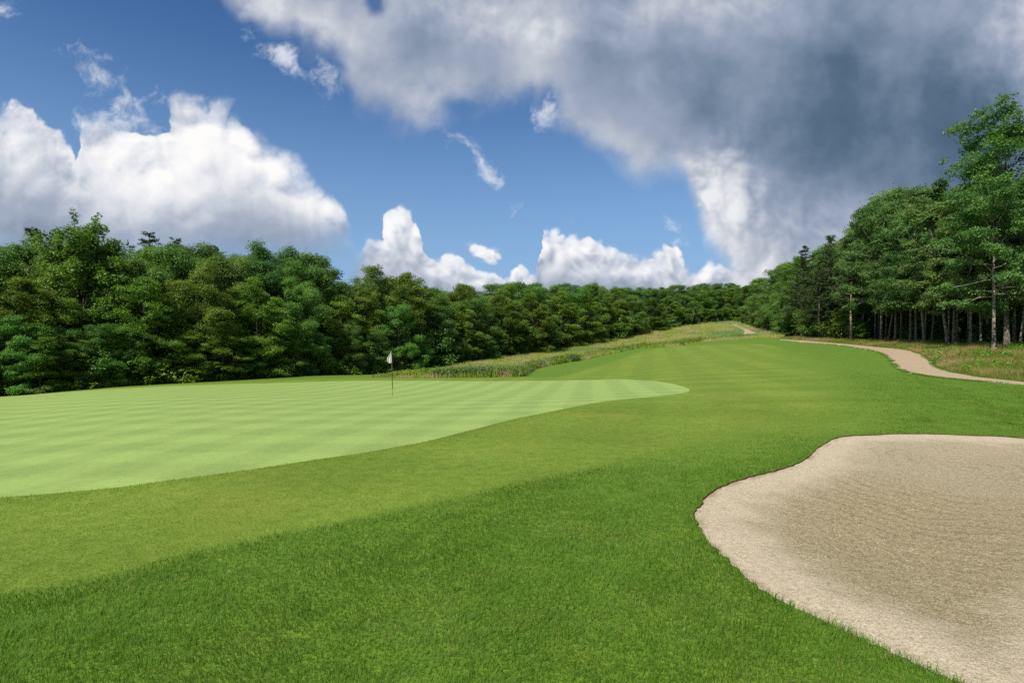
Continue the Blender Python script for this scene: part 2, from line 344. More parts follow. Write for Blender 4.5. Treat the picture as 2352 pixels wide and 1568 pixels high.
def turf_blend(x, y):
    """0 on the fairway, 1 in the rough: a crisp mowing line on the left, a gradual one towards the right"""
    Wf = dom_world(DOM['fairway']); q = np.stack([x, y], 1); yy = np.maximum(y, .1)
    d = edge_dist(Wf, q); ins = inside(DOM['fairway'], np.stack([CX+F*x/yy, KT*np.log(yy)], 1)); d = np.where(ins, -d, d)
    px = CX+F*x/yy; s = np.clip((px-1300)/450, 0, 1)*np.clip((75-y)/40, 0, 1); w = .14+s*s*(3-2*s)*(1.0+.055*y)
    t = np.clip(d/(2*w)+.5, 0, 1); return t*t*(3-2*t)
def build_ground(M):
    DOM.update(green=to_domain(GREEN), fairway=to_domain(FAIR), bunker=ragged(to_domain(BUNKER, 14)), path=to_domain(PATH_UP+PATH_LO, 4), pathfar=to_domain(PATH_FAR, 3), meadow=to_domain(MEADOW, 4), wild=to_domain(WILD, 1, False))
    px = np.concatenate([np.arange(-2300, -400, 100), np.arange(-400, 2750, 22), np.arange(2750, 4700, 100)])
    ly = KT*np.concatenate([np.linspace(math.log(1.2), math.log(260), 150), np.linspace(math.log(290), math.log(3000), 14)])
    rs = np.random.RandomState(1)
    G = np.stack(np.meshgrid(px, ly), -1).reshape(-1, 2)
    pts = [Vector(p) for p in G]; edges = []
    for nm, D in DOM.items():
        s = len(pts); pts += [Vector(p) for p in D]; n = len(D)
        edges += [(s+i, s+(i+1) % n) for i in range(n)]
    vo, _, fo, *_ = delaunay_2d_cdt(pts, edges, [], 0, 1e-4)
    V = np.array([tuple(v) for v in vo]); T3 = np.array([f for f in fo if len(f) == 3])
    W = dom_world(V); Z = ground_z(W[:, 0], W[:, 1])
    cen = dom_world(V[T3].mean(1)); zone = zone_of(cen[:, 0], cen[:, 1])
    # consistent upward winding
    a, b, c = W[T3[:, 0]], W[T3[:, 1]], W[T3[:, 2]]
    flip = ((b-a)[:, 0]*(c-a)[:, 1]-(b-a)[:, 1]*(c-a)[:, 0]) < 0
    T3[flip] = T3[flip][:, ::-1]
    # one set of normals for the whole land, so that the borders of the turf do not show as creases
    P3 = np.column_stack([W, Z]); fn = np.cross(P3[T3[:, 1]]-P3[T3[:, 0]], P3[T3[:, 2]]-P3[T3[:, 0]]); N = np.zeros_like(P3)
    for k in range(3): np.add.at(N, T3[:, k], fn)
    N /= np.maximum(np.linalg.norm(N, axis=1), 1e-12)[:, None]
    names = {0: ('ground', 'rough'), 1: ('fairway', 'fairway'), 2: ('woodland_floor', 'wild'), 3: ('meadow_ground', 'meadow'), 4: ('path', 'path'), 5: ('putting_green', 'green'), 6: ('bunker_sand', 'sand')}
    bw = dom_world(DOM['bunker'])
    for zid, (nm, mat) in names.items():
        f = T3[zone == zid]; u, inv = np.unique(f, return_inverse=True); inv = inv.reshape(-1, 3)
        Vz = P3[u].copy()
        if zid == 6:
            d = edge_dist(bw, Vz[:, :2]); s = np.clip(d/2.6, 0, 1); s = s*s*(3-2*s)
            Vz[:, 2] -= .016+.17*s
            Vz[:, 2] += (.012*vnoise(Vz[:, 0]*2.3, Vz[:, 1]*2.3, 9)+.02*vnoise(Vz[:, 0]*.8, Vz[:, 1]*.8, 8))*np.clip(d*3, 0, 1)
        at = {'blend': turf_blend(Vz[:, 0], Vz[:, 1])} if zid in (0, 1) else None
        if zid == 6: at = {'rim': d}
        me = np_mesh(nm, Vz, [inv], True, [M[mat]], attrs=at)
        if zid != 6: me.normals_split_custom_set_from_vertices([tuple(n) for n in N[u]])
        link(nm, me, kind='structure')
    # the cut turf face round the sand
    D = DOM['bunker']; n = len(D); top = np.column_stack([bw, ground_z(bw[:, 0], bw[:, 1])+.004])
    cx, cy = bw.mean(0); low = top.copy(); low[:, 2] -= .040; low[:, :2] += .012*np.sign(np.array([cx, cy])-bw)
    out = top.copy(); out[:, 2] -= .02; out[:, :2] -= .03*np.sign(np.array([cx, cy])-bw)
    i = np.arange(n); j = (i+1) % n
    link('bunker_lip', np_mesh('bunker_lip', np.vstack([top, low]), [np.stack([i, j, j+n, i+n], 1)], True, [M['soil']]), kind='structure')
    # the land behind the photographer
    q = [(-400, -300), (400, -300), (400, 1.21), (-400, 1.21)]
    gx = np.linspace(-300, 300, 25); gy = np.linspace(-250, 1.215, 25); X, Yy = np.meshgrid(gx, gy)
    Vb = np.stack([X.ravel(), Yy.ravel(), np.full(X.size, -.006)], 1); k = np.arange(24*25).reshape(24, 25)[:, :24].ravel()
    link('lawn', np_mesh('lawn', Vb, [np.stack([k, k+1, k+26, k+25], 1)], True, [M['rough']], attrs={'blend': np.ones(len(Vb))}), kind='structure')

# ------------------------------------------------------------------ materials of the ground
def new_mat(name):
    m_ = bpy.data.materials.new(name); m_.use_nodes = True; m_.node_tree.nodes.clear(); return m_, NT(m_.node_tree)
def finish(T, shader, disp=None):
    o = T.node('ShaderNodeOutputMaterial'); T.l.new(shader, o.inputs[0])
def principled(T, color, rough=.8, normal=None, spec=.3, **kw):
    ins = {'Base Color': color, 'Roughness': rough, 'Specular IOR Level': spec}
    ins.update(kw); nd = T.node('ShaderNodeBsdfPrincipled')
    for k, v in ins.items():
        if isinstance(v, bpy.types.NodeSocket): T.l.new(v, nd.inputs[k])
        else: nd.inputs[k].default_value = (*v, 1) if isinstance(v, tuple) and len(v) == 3 else v
    if normal is not None: T.l.new(normal, nd.inputs['Normal'])
    return nd.outputs[0]
def ground_mats():
    M = {}
    def stripes(T, pos, ang, period, phase=0.0, wob=.25):
        s = T.n.new('ShaderNodeVectorRotate'); s.rotation_type = 'Z_AXIS'; T.l.new(pos, s.inputs[0]); s.inputs['Angle'].default_value = R(ang)
        x = T.node('ShaderNodeSeparateXYZ', {0: s.outputs[0]}).outputs[0]
        x = T.m('MULTIPLY_ADD', T.m('SUBTRACT', T.noise(pos, .35, 2), .5), wob*2, x)
        w_ = T.m('SINE', T.m('MULTIPLY_ADD', x, 2*math.pi/period, phase))
        return T.ss(w_, -.55, .55)
    def turf(name, c_lo, c_hi, c_dry, fine, bump, stripe=None, stripe_amt=.0, dry=(.56, .74), patch=.45):
        m_, T = new_mat(name)
        pos = T.node('ShaderNodeNewGeometry').outputs['Position']
        n_f = T.noise(pos, fine, 3, .65); n_m = T.noise(pos, fine*.16, 4, .6); n_l = T.noise(pos, patch, 4, .55)
        f = T.m('ADD', T.m('MULTIPLY', n_f, .55), T.m('MULTIPLY', n_m, .45))
        col = T.mix(T.ss(f, .32, .68), c_lo, c_hi)
        col = T.mix(T.m('MULTIPLY', T.ss(n_l, *dry), .55), col, c_dry)
        if stripe:
            s = None
            for a_, p_ in stripe:
                k = stripes(T, pos, a_, p_); s = k if s is None else T.m('ADD', s, k)
            s = T.m('MULTIPLY', s, 1/len(stripe))
            col = T.mix(1.0, col, T.mix(s, (1-stripe_amt,)*3, (1+stripe_amt*.8, 1+stripe_amt*.7, 1+stripe_amt)), 'MULTIPLY')
        bp = T.node('ShaderNodeBump', {'Height': T.m('ADD', n_f, T.m('MULTIPLY', n_m, 1.6)), 'Strength': 1.0, 'Distance': bump})
        finish(T, principled(T, col, .75, bp.outputs[0], .22))
        return m_
    M['green'] = turf('green turf', (.202, .302, .071), (.266, .372, .101), (.295, .355, .11), 60, .004, [(8, 1.6), (-80, 1.9)], .125, patch=.16)
    m_, T = new_mat('mown turf'); M['fairway'] = M['rough'] = m_
    pos = T.node('ShaderNodeNewGeometry').outputs['Position']; bl = T.node('ShaderNodeAttribute', attribute_name='blend').outputs['Fac']
    def cover(fine, c_lo, c_hi, c_dry, patch, dry):
        n_f, n_m, n_l = T.noise(pos, fine, 3, .65), T.noise(pos, fine*.16, 4, .6), T.noise(pos, patch, 4, .55)
        col = T.mix(T.ss(T.m('MULTIPLY_ADD', n_f, .55, T.m('MULTIPLY', n_m, .45)), .32, .68), c_lo, c_hi)
        return T.mix(T.m('MULTIPLY', T.ss(n_l, *dry), .55), col, c_dry), T.m('MULTIPLY_ADD', n_m, 1.6, n_f)
    cf, hf = cover(34, (.092, .165, .013), (.172, .250, .028), (.22, .235, .035), .40, (.50, .72))
    st = T.m('MULTIPLY', T.m('ADD', stripes(T, pos, 14, 3.4), stripes(T, pos, -74, 4.0)), .5)
    cf = T.mix(1.0, cf, T.mix(st, (.90, .91, .90), (1.10, 1.07, 1.12)), 'MULTIPLY')
    cr, hr = cover(22, (.066, .138, .010), (.132, .222, .022), (.16, .19, .03), .45, (.56, .74))
    col = T.mix(bl, cf, cr); h = T.m('ADD', T.m('MULTIPLY', hf, T.m('SUBTRACT', 1.0, bl)), T.m('MULTIPLY', T.m('MULTIPLY', hr, 2.4), bl))
    finish(T, principled(T, col, .8, T.node('ShaderNodeBump', {'Height': h, 'Strength': 1.0, 'Distance': .012}).outputs[0], .18))
    M['meadow'] = turf('meadow soil', (.06, .09, .02), (.13, .15, .05), (.22, .18, .09), 3, .05, patch=.08)
    # woodland floor: leaf litter and thin grass
    m_, T = new_mat('woodland floor'); pos = T.node('ShaderNodeNewGeometry').outputs['Position']
    a, b, c = T.noise(pos, 9, 4, .65), T.noise(pos, 1.3, 4, .6), T.noise(pos, .25, 3)
    col = T.mix(T.ss(a, .35, .65), (.030, .022, .012), (.12, .085, .045)); col = T.mix(T.m('MULTIPLY', T.ss(b, .45, .62), .8), col, (.055, .085, .018)); col = T.mix(T.m('MULTIPLY', T.ss(c, .5, .7), .5), col, (.15, .12, .04))
    finish(T, principled(T, col, .95, T.node('ShaderNodeBump', {'Height': a, 'Strength': 1.0, 'Distance': .05}).outputs[0], .1)); M['wild'] = m_
    # packed gravel path
    m_, T = new_mat('path gravel'); pos = T.node('ShaderNodeNewGeometry').outputs['Position']
    a, b, c = T.noise(pos, 70, 3, .7), T.noise(pos, 5, 5, .65), T.noise(pos, .8, 3)
    col = T.mix(T.ss(a, .3, .7), (.30, .225, .15), (.46, .37, .26)); col = T.mix(T.m('MULTIPLY', T.ss(b, .42, .66), .75), col, (.33, .245, .16)); col = T.mix(T.m('MULTIPLY', T.ss(c, .5, .7), .35), col, (.43, .35, .265))
    finish(T, principled(T, col, .9, T.node('ShaderNodeBump', {'Height': a, 'Strength': .8, 'Distance': .01}).outputs[0], .15)); M['path'] = m_
    # bunker sand: pale coarse grains, faint rake marks, damp floor
    m_, T = new_mat('bunker sand'); pos = T.node('ShaderNodeNewGeometry').outputs['Position']
    g1, g2, g3, lo, lo2 = T.noise(pos, 170, 2, .7), T.noise(pos, 80, 3, .7), T.noise(pos, 27, 4, .65), T.noise(pos, .55, 4, .55), T.noise(pos, 2.2, 4, .6)
    wv = T.n.new('ShaderNodeTexWave'); wv.wave_type = 'RINGS'; wv.rings_direction = 'Z'
    mp = T.n.new('ShaderNodeMapping'); T.l.new(pos, mp.inputs[0]); mp.inputs['Location'].default_value = (-7.0, -8.6, 0); T.l.new(mp.outputs[0], wv.inputs[0])
    wv.inputs['Scale'].default_value = 1.25; wv.inputs['Distortion'].default_value = 16.0; wv.inputs['Detail'].default_value = 4; wv.inputs['Detail Scale'].default_value = .5; wv.inputs['Detail Roughness'].default_value = .6
    g = T.m('ADD', T.m('MULTIPLY', g1, .35), T.m('MULTIPLY_ADD', g2, .40, T.m('MULTIPLY', g3, .25)))
    pale = T.ramp(g, [(.38, (.19, .148, .09)), (.46, (.41, .345, .240)), (.54, (.54, .465, .345)), (.63, (.74, .66, .53))])
    worn = T.ramp(g, [(.40, (.080, .060, .026)), (.46, (.27, .218, .108)), (.53, (.42, .352, .205)), (.61, (.72, .63, .46))])
    rim = T.node('ShaderNodeAttribute', attribute_name='rim').outputs['Fac']
    sp = T.node('ShaderNodeSeparateXYZ', {0: pos})
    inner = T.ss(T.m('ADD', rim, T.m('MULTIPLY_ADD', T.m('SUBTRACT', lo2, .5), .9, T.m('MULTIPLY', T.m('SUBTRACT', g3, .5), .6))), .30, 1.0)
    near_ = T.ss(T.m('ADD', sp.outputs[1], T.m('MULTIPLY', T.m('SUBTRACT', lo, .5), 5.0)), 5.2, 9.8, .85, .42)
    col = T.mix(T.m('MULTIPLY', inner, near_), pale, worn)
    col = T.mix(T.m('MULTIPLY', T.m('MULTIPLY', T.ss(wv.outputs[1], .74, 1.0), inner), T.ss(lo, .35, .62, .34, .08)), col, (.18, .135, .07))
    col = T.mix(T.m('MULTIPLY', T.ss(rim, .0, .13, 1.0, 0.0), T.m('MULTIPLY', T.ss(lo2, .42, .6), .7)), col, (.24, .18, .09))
    hgt = T.m('ADD', T.m('MULTIPLY', T.m('MULTIPLY', wv.outputs[1], inner), .08), T.m('MULTIPLY', T.m('ADD', T.m('MULTIPLY', g2, 1.1), T.m('MULTIPLY_ADD', g1, .5, T.m('MULTIPLY', g3, .8))), T.m('MULTIPLY_ADD', inner, .5, .5)))
    finish(T, principled(T, col, .95, T.node('ShaderNodeBump', {'Height': hgt, 'Strength': 1.0, 'Distance': .017}).outputs[0], .1)); M['sand'] = m_
    m_, T = new_mat('turf edge soil'); pos = T.node('ShaderNodeNewGeometry').outputs['Position']
    a = T.noise(pos, 30, 4, .7); finish(T, principled(T, T.mix(T.ss(a, .3, .7), (.03, .022, .012), (.12, .085, .045)), 1.0, None, .05)); M['soil'] = m_
    return M

# ------------------------------------------------------------------ blades of grass
def blade_mat(name, cols, dry, trans=.35, patch=.9, dry_amt=.6, gloss=.25):
    m_, T = new_mat(name); geo = T.node('ShaderNodeNewGeometry'); pos = geo.outputs['Position']
    r = T.node('ShaderNodeAttribute', attribute_name='rnd').outputs['Fac']
    n1, n2 = T.noise(pos, patch, 4, .6), T.noise(pos, patch*5, 2, .5)
    col = T.mix(r, cols[0], cols[1]); col = T.mix(T.ss(n2, .4, .65), col, cols[2]) if len(cols) > 2 else col
    col = T.mix(T.m('MULTIPLY', T.ss(T.m('MULTIPLY_ADD', r, .10, n1), .56, .78), dry_amt), col, dry)
    dif = principled(T, col, .55, None, gloss)
    tr = T.node('ShaderNodeBsdfTranslucent', {'Color': T.mix(1.0, col, (1.25, 1.3, .6), 'MULTIPLY')}).outputs[0]
    mx = T.node('ShaderNodeMixShader', {0: trans, 1: dif, 2: tr}); finish(T, mx.outputs[0]); return m_
def blades_mesh(name, x, y, h, w, mat, rs, lean=.45, base_sink=.004, segs=2, nap=None):
    n = len(x); z = ground_z(x, y)-base_sink
    a = rs.uniform(0, 2*math.pi, n); b = rs.uniform(0, 2*math.pi, n)
    ln = np.abs(rs.normal(0, lean, n)); dx, dy = np.cos(a)*ln*h, np.sin(a)*ln*h
    if nap is not None: dx, dy = dx+nap[0]*h, dy+nap[1]*h
    sx, sy = np.cos(b)*w*.5, np.sin(b)*w*.5; rnd = rs.uniform(0, 1, n)
    hz = h*np.sqrt(np.clip(1-.35*ln**2, .25, 1))
    if segs == 1:
        V = np.stack([np.stack([x-sx, y-sy, z], 1), np.stack([x+sx, y+sy, z], 1), np.stack([x+dx, y+dy, z+hz], 1)], 1).reshape(-1, 3)
        k = np.arange(n)*3; fs = [np.stack([k, k+1, k+2], 1)]; rep = 3
    else:
        m1 = .42
        V = np.stack([np.stack([x-sx, y-sy, z], 1), np.stack([x+sx, y+sy, z], 1),
                      np.stack([x+dx*m1*.55-sx*.85, y+dy*m1*.55-sy*.85, z+hz*.52], 1), np.stack([x+dx*m1*.55+sx*.85, y+dy*m1*.55+sy*.85, z+hz*.52], 1),
                      np.stack([x+dx, y+dy, z+hz], 1)], 1).reshape(-1, 3)
        k = np.arange(n)*5; fs = [np.stack([k, k+1, k+3, k+2], 1), np.stack([k+2, k+3, k+4], 1)]; rep = 5
    return np_mesh(name, V, fs, False, [mat], attrs={'rnd': np.repeat(rnd, rep)})
def scatter(rs, n, px_rng, Yrng, power):
    """random spots in a wedge of the view; density per square metre falls off as distance**-power"""
    u = rs.uniform(0, 1, n); q = 2-power
    Y = (Yrng[0]**q+u*(Yrng[1]**q-Yrng[0]**q))**(1/q) if abs(q) > 1e-6 else Yrng[0]*(Yrng[1]/Yrng[0])**u
    px = rs.uniform(*px_rng, n); return (px-CX)*Y/F, Y
def build_lawn_blades():
    rs = np.random.RandomState(5)
    rough_m = blade_mat('rough blades', [(.078, .178, .014), (.152, .280, .028), (.106, .224, .024)], (.19, .185, .05), .40, 1.1, .45)
    fair_m = blade_mat('fairway blades', [(.086, .156, .010), (.160, .232, .024), (.120, .192, .016)], (.20, .205, .04), .3, .8, .35)
    x, y = scatter(rs, 760000, (-150, 2500), (2.2, 30), 1.45); z = zone_of(x, y); k = ((z == 0) | (z == 1)) & (rs.uniform(0, 1, len(x)) < np.clip((30-y)/14, 0, 1)); x, y, z = x[k], y[k], z[k]
    b = turf_blend(x, y); k = rs.uniform(0, 1, len(x)) < b; x, y, b = x[k], y[k], b[k]
    bw = dom_world(DOM['bunker'])
    h = (.036+.010*vnoise(x*1.1, y*1.1, 2)+.010*vnoise(x*4.2, y*4.2, 6)+.007*vnoise(x*11, y*11, 8))*rs.uniform(.55, 1.35, len(x))*(.30+.70*b); w = .0022+.00042*y
    near = edge_dist(bw, np.stack([x, y], 1)) < .10; h[near] *= 1.45
    ca, sa = math.cos(R(62)), math.sin(R(62)); st = np.sin((x*sa-y*ca+.3*vnoise(x*.5, y*.5, 21))*2*math.pi/2.3); st = np.clip(st*2.2, -1, 1)*.20; tw = .28*vnoise(x*2.6, y*2.6, 22), .28*vnoise(x*2.6, y*2.6, 23)
    link('rough_grass', blades_mesh('rough_grass', x, y, h, w, rough_m, rs, .55, nap=(st*ca+tw[0], st*sa+tw[1])), kind='stuff', label='longer dark green rough grass in front of and around the bunker', category='grass')
    xc, yc = scatter(rs, 30000, (-150, 2500), (2.2, 14), 1.3); k = (zone_of(xc, yc) == 0) & (vnoise(xc*1.4, yc*1.4, 41)+.5*vnoise(xc*4, yc*4, 42) > .35); xc, yc = xc[k], yc[k]
    straw = blade_mat('dry blades', [(.26, .21, .09), (.40, .33, .16), (.20, .19, .06)], (.30, .22, .10), .25, 2.0, .4)
    link('dry_grass', blades_mesh('dry_grass', xc, yc, rs.uniform(.02, .05, len(xc)), .0022+.0004*yc, straw, rs, .8), kind='stuff', label='thin straw coloured dry blades scattered in the rough grass', category='grass')
    E = dom_world(to_domain(PATH_UP+PATH_LO, 40)); k = rs.randint(0, len(E), 26000); x = E[k, 0]+rs.normal(0, .09, 26000); y = E[k, 1]+rs.normal(0, .09, 26000); k = (y > 5) & (y < 90)
    x, y = x[k], y[k]; cl = vnoise(x*1.7, y*1.7, 31) > -.15; x, y = x[cl], y[cl]
    link('verge_grass', blades_mesh('verge_grass', x, y, rs.uniform(.03, .11, len(x)), .003+.0004*y, rough_m, rs, .5), kind='stuff', label='fringe of grass growing over the edges of the path', category='grass')
    x, y = scatter(rs, 420000, (-150, 2500), (3.5, 17), 1.3); z = zone_of(x, y); k = z == 1
    x, y = x[k], y[k]; h = .013*rs.uniform(.6, 1.3, len(x)); gd = edge_dist(dom_world(DOM['green']), np.stack([x, y], 1)); h *= 1+1.1*np.clip(1-gd/.45, 0, 1); w = .0016+.00040*y
    link('fairway_grass', blades_mesh('fairway_grass', x, y, h, w, fair_m, rs, .6, .002, 1), kind='stuff', label='short mown yellowish green grass between the green and the rough', category='grass')

def build_tall_grass():
    rs = np.random.RandomState(9)
    m_, T = new_mat('fescue'); pos = T.node('ShaderNodeNewGeometry').outputs['Position']; r = T.node('ShaderNodeAttribute', attribute_name='rnd').outputs['Fac']
    n1, n2 = T.noise(pos, .055, 4, .6), T.noise(pos, .21, 4, .6)
    col = T.mix(r, (.23, .36, .035), (.38, .47, .075)); col = T.mix(T.m('MULTIPLY', T.ss(n2, .46, .56), .85), col, T.mix(r, (.46, .36, .19), (.60, .49, .29))); col = T.mix(T.m('MULTIPLY', T.ss(n1, .53, .60), .85), col, T.mix(r, (.15, .30, .11), (.23, .38, .15)))
    tr = T.node('ShaderNodeBsdfTranslucent', {'Color': col}).outputs[0]; finish(T, T.node('ShaderNodeMixShader', {0: .35, 1: principled(T, col, .7, None, .15), 2: tr}).outputs[0])
    x, y = scatter(rs, 900000, (620, 1810), (46, 226), 2.2); k = zone_of(x, y) == 3; x, y = x[k], y[k]
    h = (.55+.22*vnoise(x*.22, y*.22, 1)+.10*vnoise(x*.9, y*.9, 2))*rs.uniform(.6, 1.25, len(x))
    h *= np.clip((CX+F*x/y-830)/260, .22, 1)
    link('meadow_grass', blades_mesh('meadow_grass', x, y, h, .010+.00050*y, m_, rs, .35, .03, 1), kind='stuff', label='tall unmown green and straw coloured meadow grass between green and wood', category='grass')
    m2, T = new_mat('woodside grass'); pos = T.node('ShaderNodeNewGeometry').outputs['Position']; r = T.node('ShaderNodeAttribute', attribute_name='rnd').outputs['Fac']
    n1, n2 = T.noise(pos, .28, 4, .6), T.noise(pos, .9, 3, .6)
    col = T.mix(r, (.12, .185, .022), (.24, .28, .045)); col = T.mix(T.ss(n1, .46, .60), col, T.mix(r, (.34, .25, .10), (.48, .38, .17))); col = T.mix(T.m('MULTIPLY', T.ss(n2, .55, .7), .7), col, (.06, .13, .02))
    tr = T.node('ShaderNodeBsdfTranslucent', {'Color': col}).outputs[0]; finish(T, T.node('ShaderNodeMixShader', {0: .35, 1: principled(T, col, .7, None, .15), 2: tr}).outputs[0])
    x, y = scatter(rs, 420000, (1780, 2600), (22, 120), 1.6); k = zone_of(x, y) == 2; x, y = x[k], y[k]
    pw = dom_world(DOM['path']); d = edge_dist(pw, np.stack([x, y], 1)); clump = vnoise(x*.5, y*.5, 7)+.6*vnoise(x*1.6, y*1.6, 5)
    k = (rs.uniform(-.9, 1.1, len(x)) < clump+1.1-d/9) & (d > .12); x, y, d = x[k], y[k], d[k]
    h = (.36+.16*vnoise(x*.35, y*.35, 3))*rs.uniform(.5, 1.3, len(x))*np.clip(.35+d/2.5, .3, 1)
    link('woodside_grass', blades_mesh('woodside_grass', x, y, h, .006+.00045*y, m2, rs, .5, .02, 1), kind='stuff', label='rough yellowish grass between the path and the right wood', category='grass')
# ------------------------------------------------------------------ trees
def tube_arrays(pts, rad, sides):
    """a tapered tube along pts; returns vertices, quads"""
    P = np.asarray(pts, float); n = len(P); V = []
    for i in range(n):
        t = P[min(i+1, n-1)]-P[max(i-1, 0)]; t /= max(np.linalg.norm(t), 1e-9)
        a = np.cross(t, [0, 0, 1.0] if abs(t[2]) < .9 else [1.0, 0, 0]); a /= np.linalg.norm(a); b = np.cross(t, a)
        ang = np.arange(sides)*2*math.pi/sides
        V.append(P[i]+rad[i]*(np.cos(ang)[:, None]*a+np.sin(ang)[:, None]*b))
    V = np.vstack(V); k = np.arange(sides); q = []
    for i in range(n-1):
        q.append(np.stack([i*sides+k, i*sides+(k+1) % sides, (i+1)*sides+(k+1) % sides, (i+1)*sides+k], 1))
    return V, np.vstack(q)
class Wood:
    def __init__(self): self.V = []; self.Q = []; self.n = 0
    def tube(self, pts, rad, sides=6):
        v, q = tube_arrays(pts, rad, sides); self.V.append(v); self.Q.append(q+self.n); self.n += len(v)
    def mesh(self, name, mat): return np_mesh(name, np.vstack(self.V), [np.vstack(self.Q)], True, [mat])
def unit(v): return v/max(np.linalg.norm(v), 1e-9)
def limb_path(rs, p, d, L, n=6, droop=0.0, wob=.12):
    pts = [np.array(p, float)]; d = unit(np.array(d, float))
    for i in range(n):
        d = unit(d+rs.normal(0, wob, 3)+np.array([0, 0, -droop])); pts.append(pts[-1]+d*L/n)
    return np.array(pts)
def leaves_mesh(name, rs, C, Rad, flat, per, size, mat, up=.75, out_from=None, fold=True, aspect=.62, lobe=False):
    """C (m,3) clump centres, Rad (m,) radii. Each clump is a spray of separate leaf blades."""
    m_ = len(C); cnt = np.maximum((per*(Rad/Rad.mean())**2).astype(int), 6); idx = np.repeat(np.arange(m_), cnt); n = len(idx)
    d = rs.normal(0, 1, (n, 3)); d /= np.linalg.norm(d, axis=1)[:, None]
    if lobe: d[:, 2] = np.where(rs.uniform(0, 1, n) < .6, np.abs(d[:, 2]), d[:, 2])
    r = rs.uniform(0, 1, n)**(.30 if lobe else .45)
    if lobe: r = np.where(rs.uniform(0, 1, n) < .16, r*rs.uniform(1.0, 1.45, n), r)
    r = r*(1+.16*np.sin(d[:, 0]*5+idx*1.7)*np.cos(d[:, 1]*5+d[:, 2]*4+idx*2.3))
    off = d*r[:, None]*Rad[idx][:, None]; off[:, 2] *= flat
    tilt = rs.normal(0, .22, (m_, 2))[idx]; off[:, 2] += off[:, 0]*tilt[:, 0]+off[:, 1]*tilt[:, 1]
    if out_from is not None:   # sprays droop outwards a little
        o = C-out_from; o[:, 2] = 0; o /= np.maximum(np.linalg.norm(o, axis=1), .01)[:, None]; off[:, 2] -= .25*np.einsum('ij,ij->i', off, o[idx])
    P = C[idx]+off
    nrm = (np.array([0, 0, 1.0])*.40+d*.85+rs.normal(0, .40, (n, 3))) if lobe else np.array([0, 0, 1.0])*up+d*.35+rs.normal(0, .42, (n, 3)); nrm /= np.linalg.norm(nrm, axis=1)[:, None]
    a = np.cross(nrm, rs.normal(0, 1, (n, 3))); a /= np.linalg.norm(a, axis=1)[:, None]; b = np.cross(nrm, a)
    s = size*rs.uniform(.65, 1.35, n)[:, None]
    tip, base = P+a*s*.5, P-a*s*.5; l_, r_ = P+b*s*aspect*.5-a*s*.06, P-b*s*aspect*.5-a*s*.06
    drop = nrm*s*.12
    V = np.stack([base, l_-drop*0, tip-drop, r_-drop*0], 1).reshape(-1, 3); k = np.arange(n)*4
    rnd = np.repeat(np.clip(rs.normal(.5, .2, n)+rs.normal(0, .16, m_)[idx], 0, 1), 4)
    return np_mesh(name, V, [np.stack([k, k+1, k+2], 1), np.stack([k, k+2, k+3], 1)], False, [mat], attrs={'rnd': rnd})

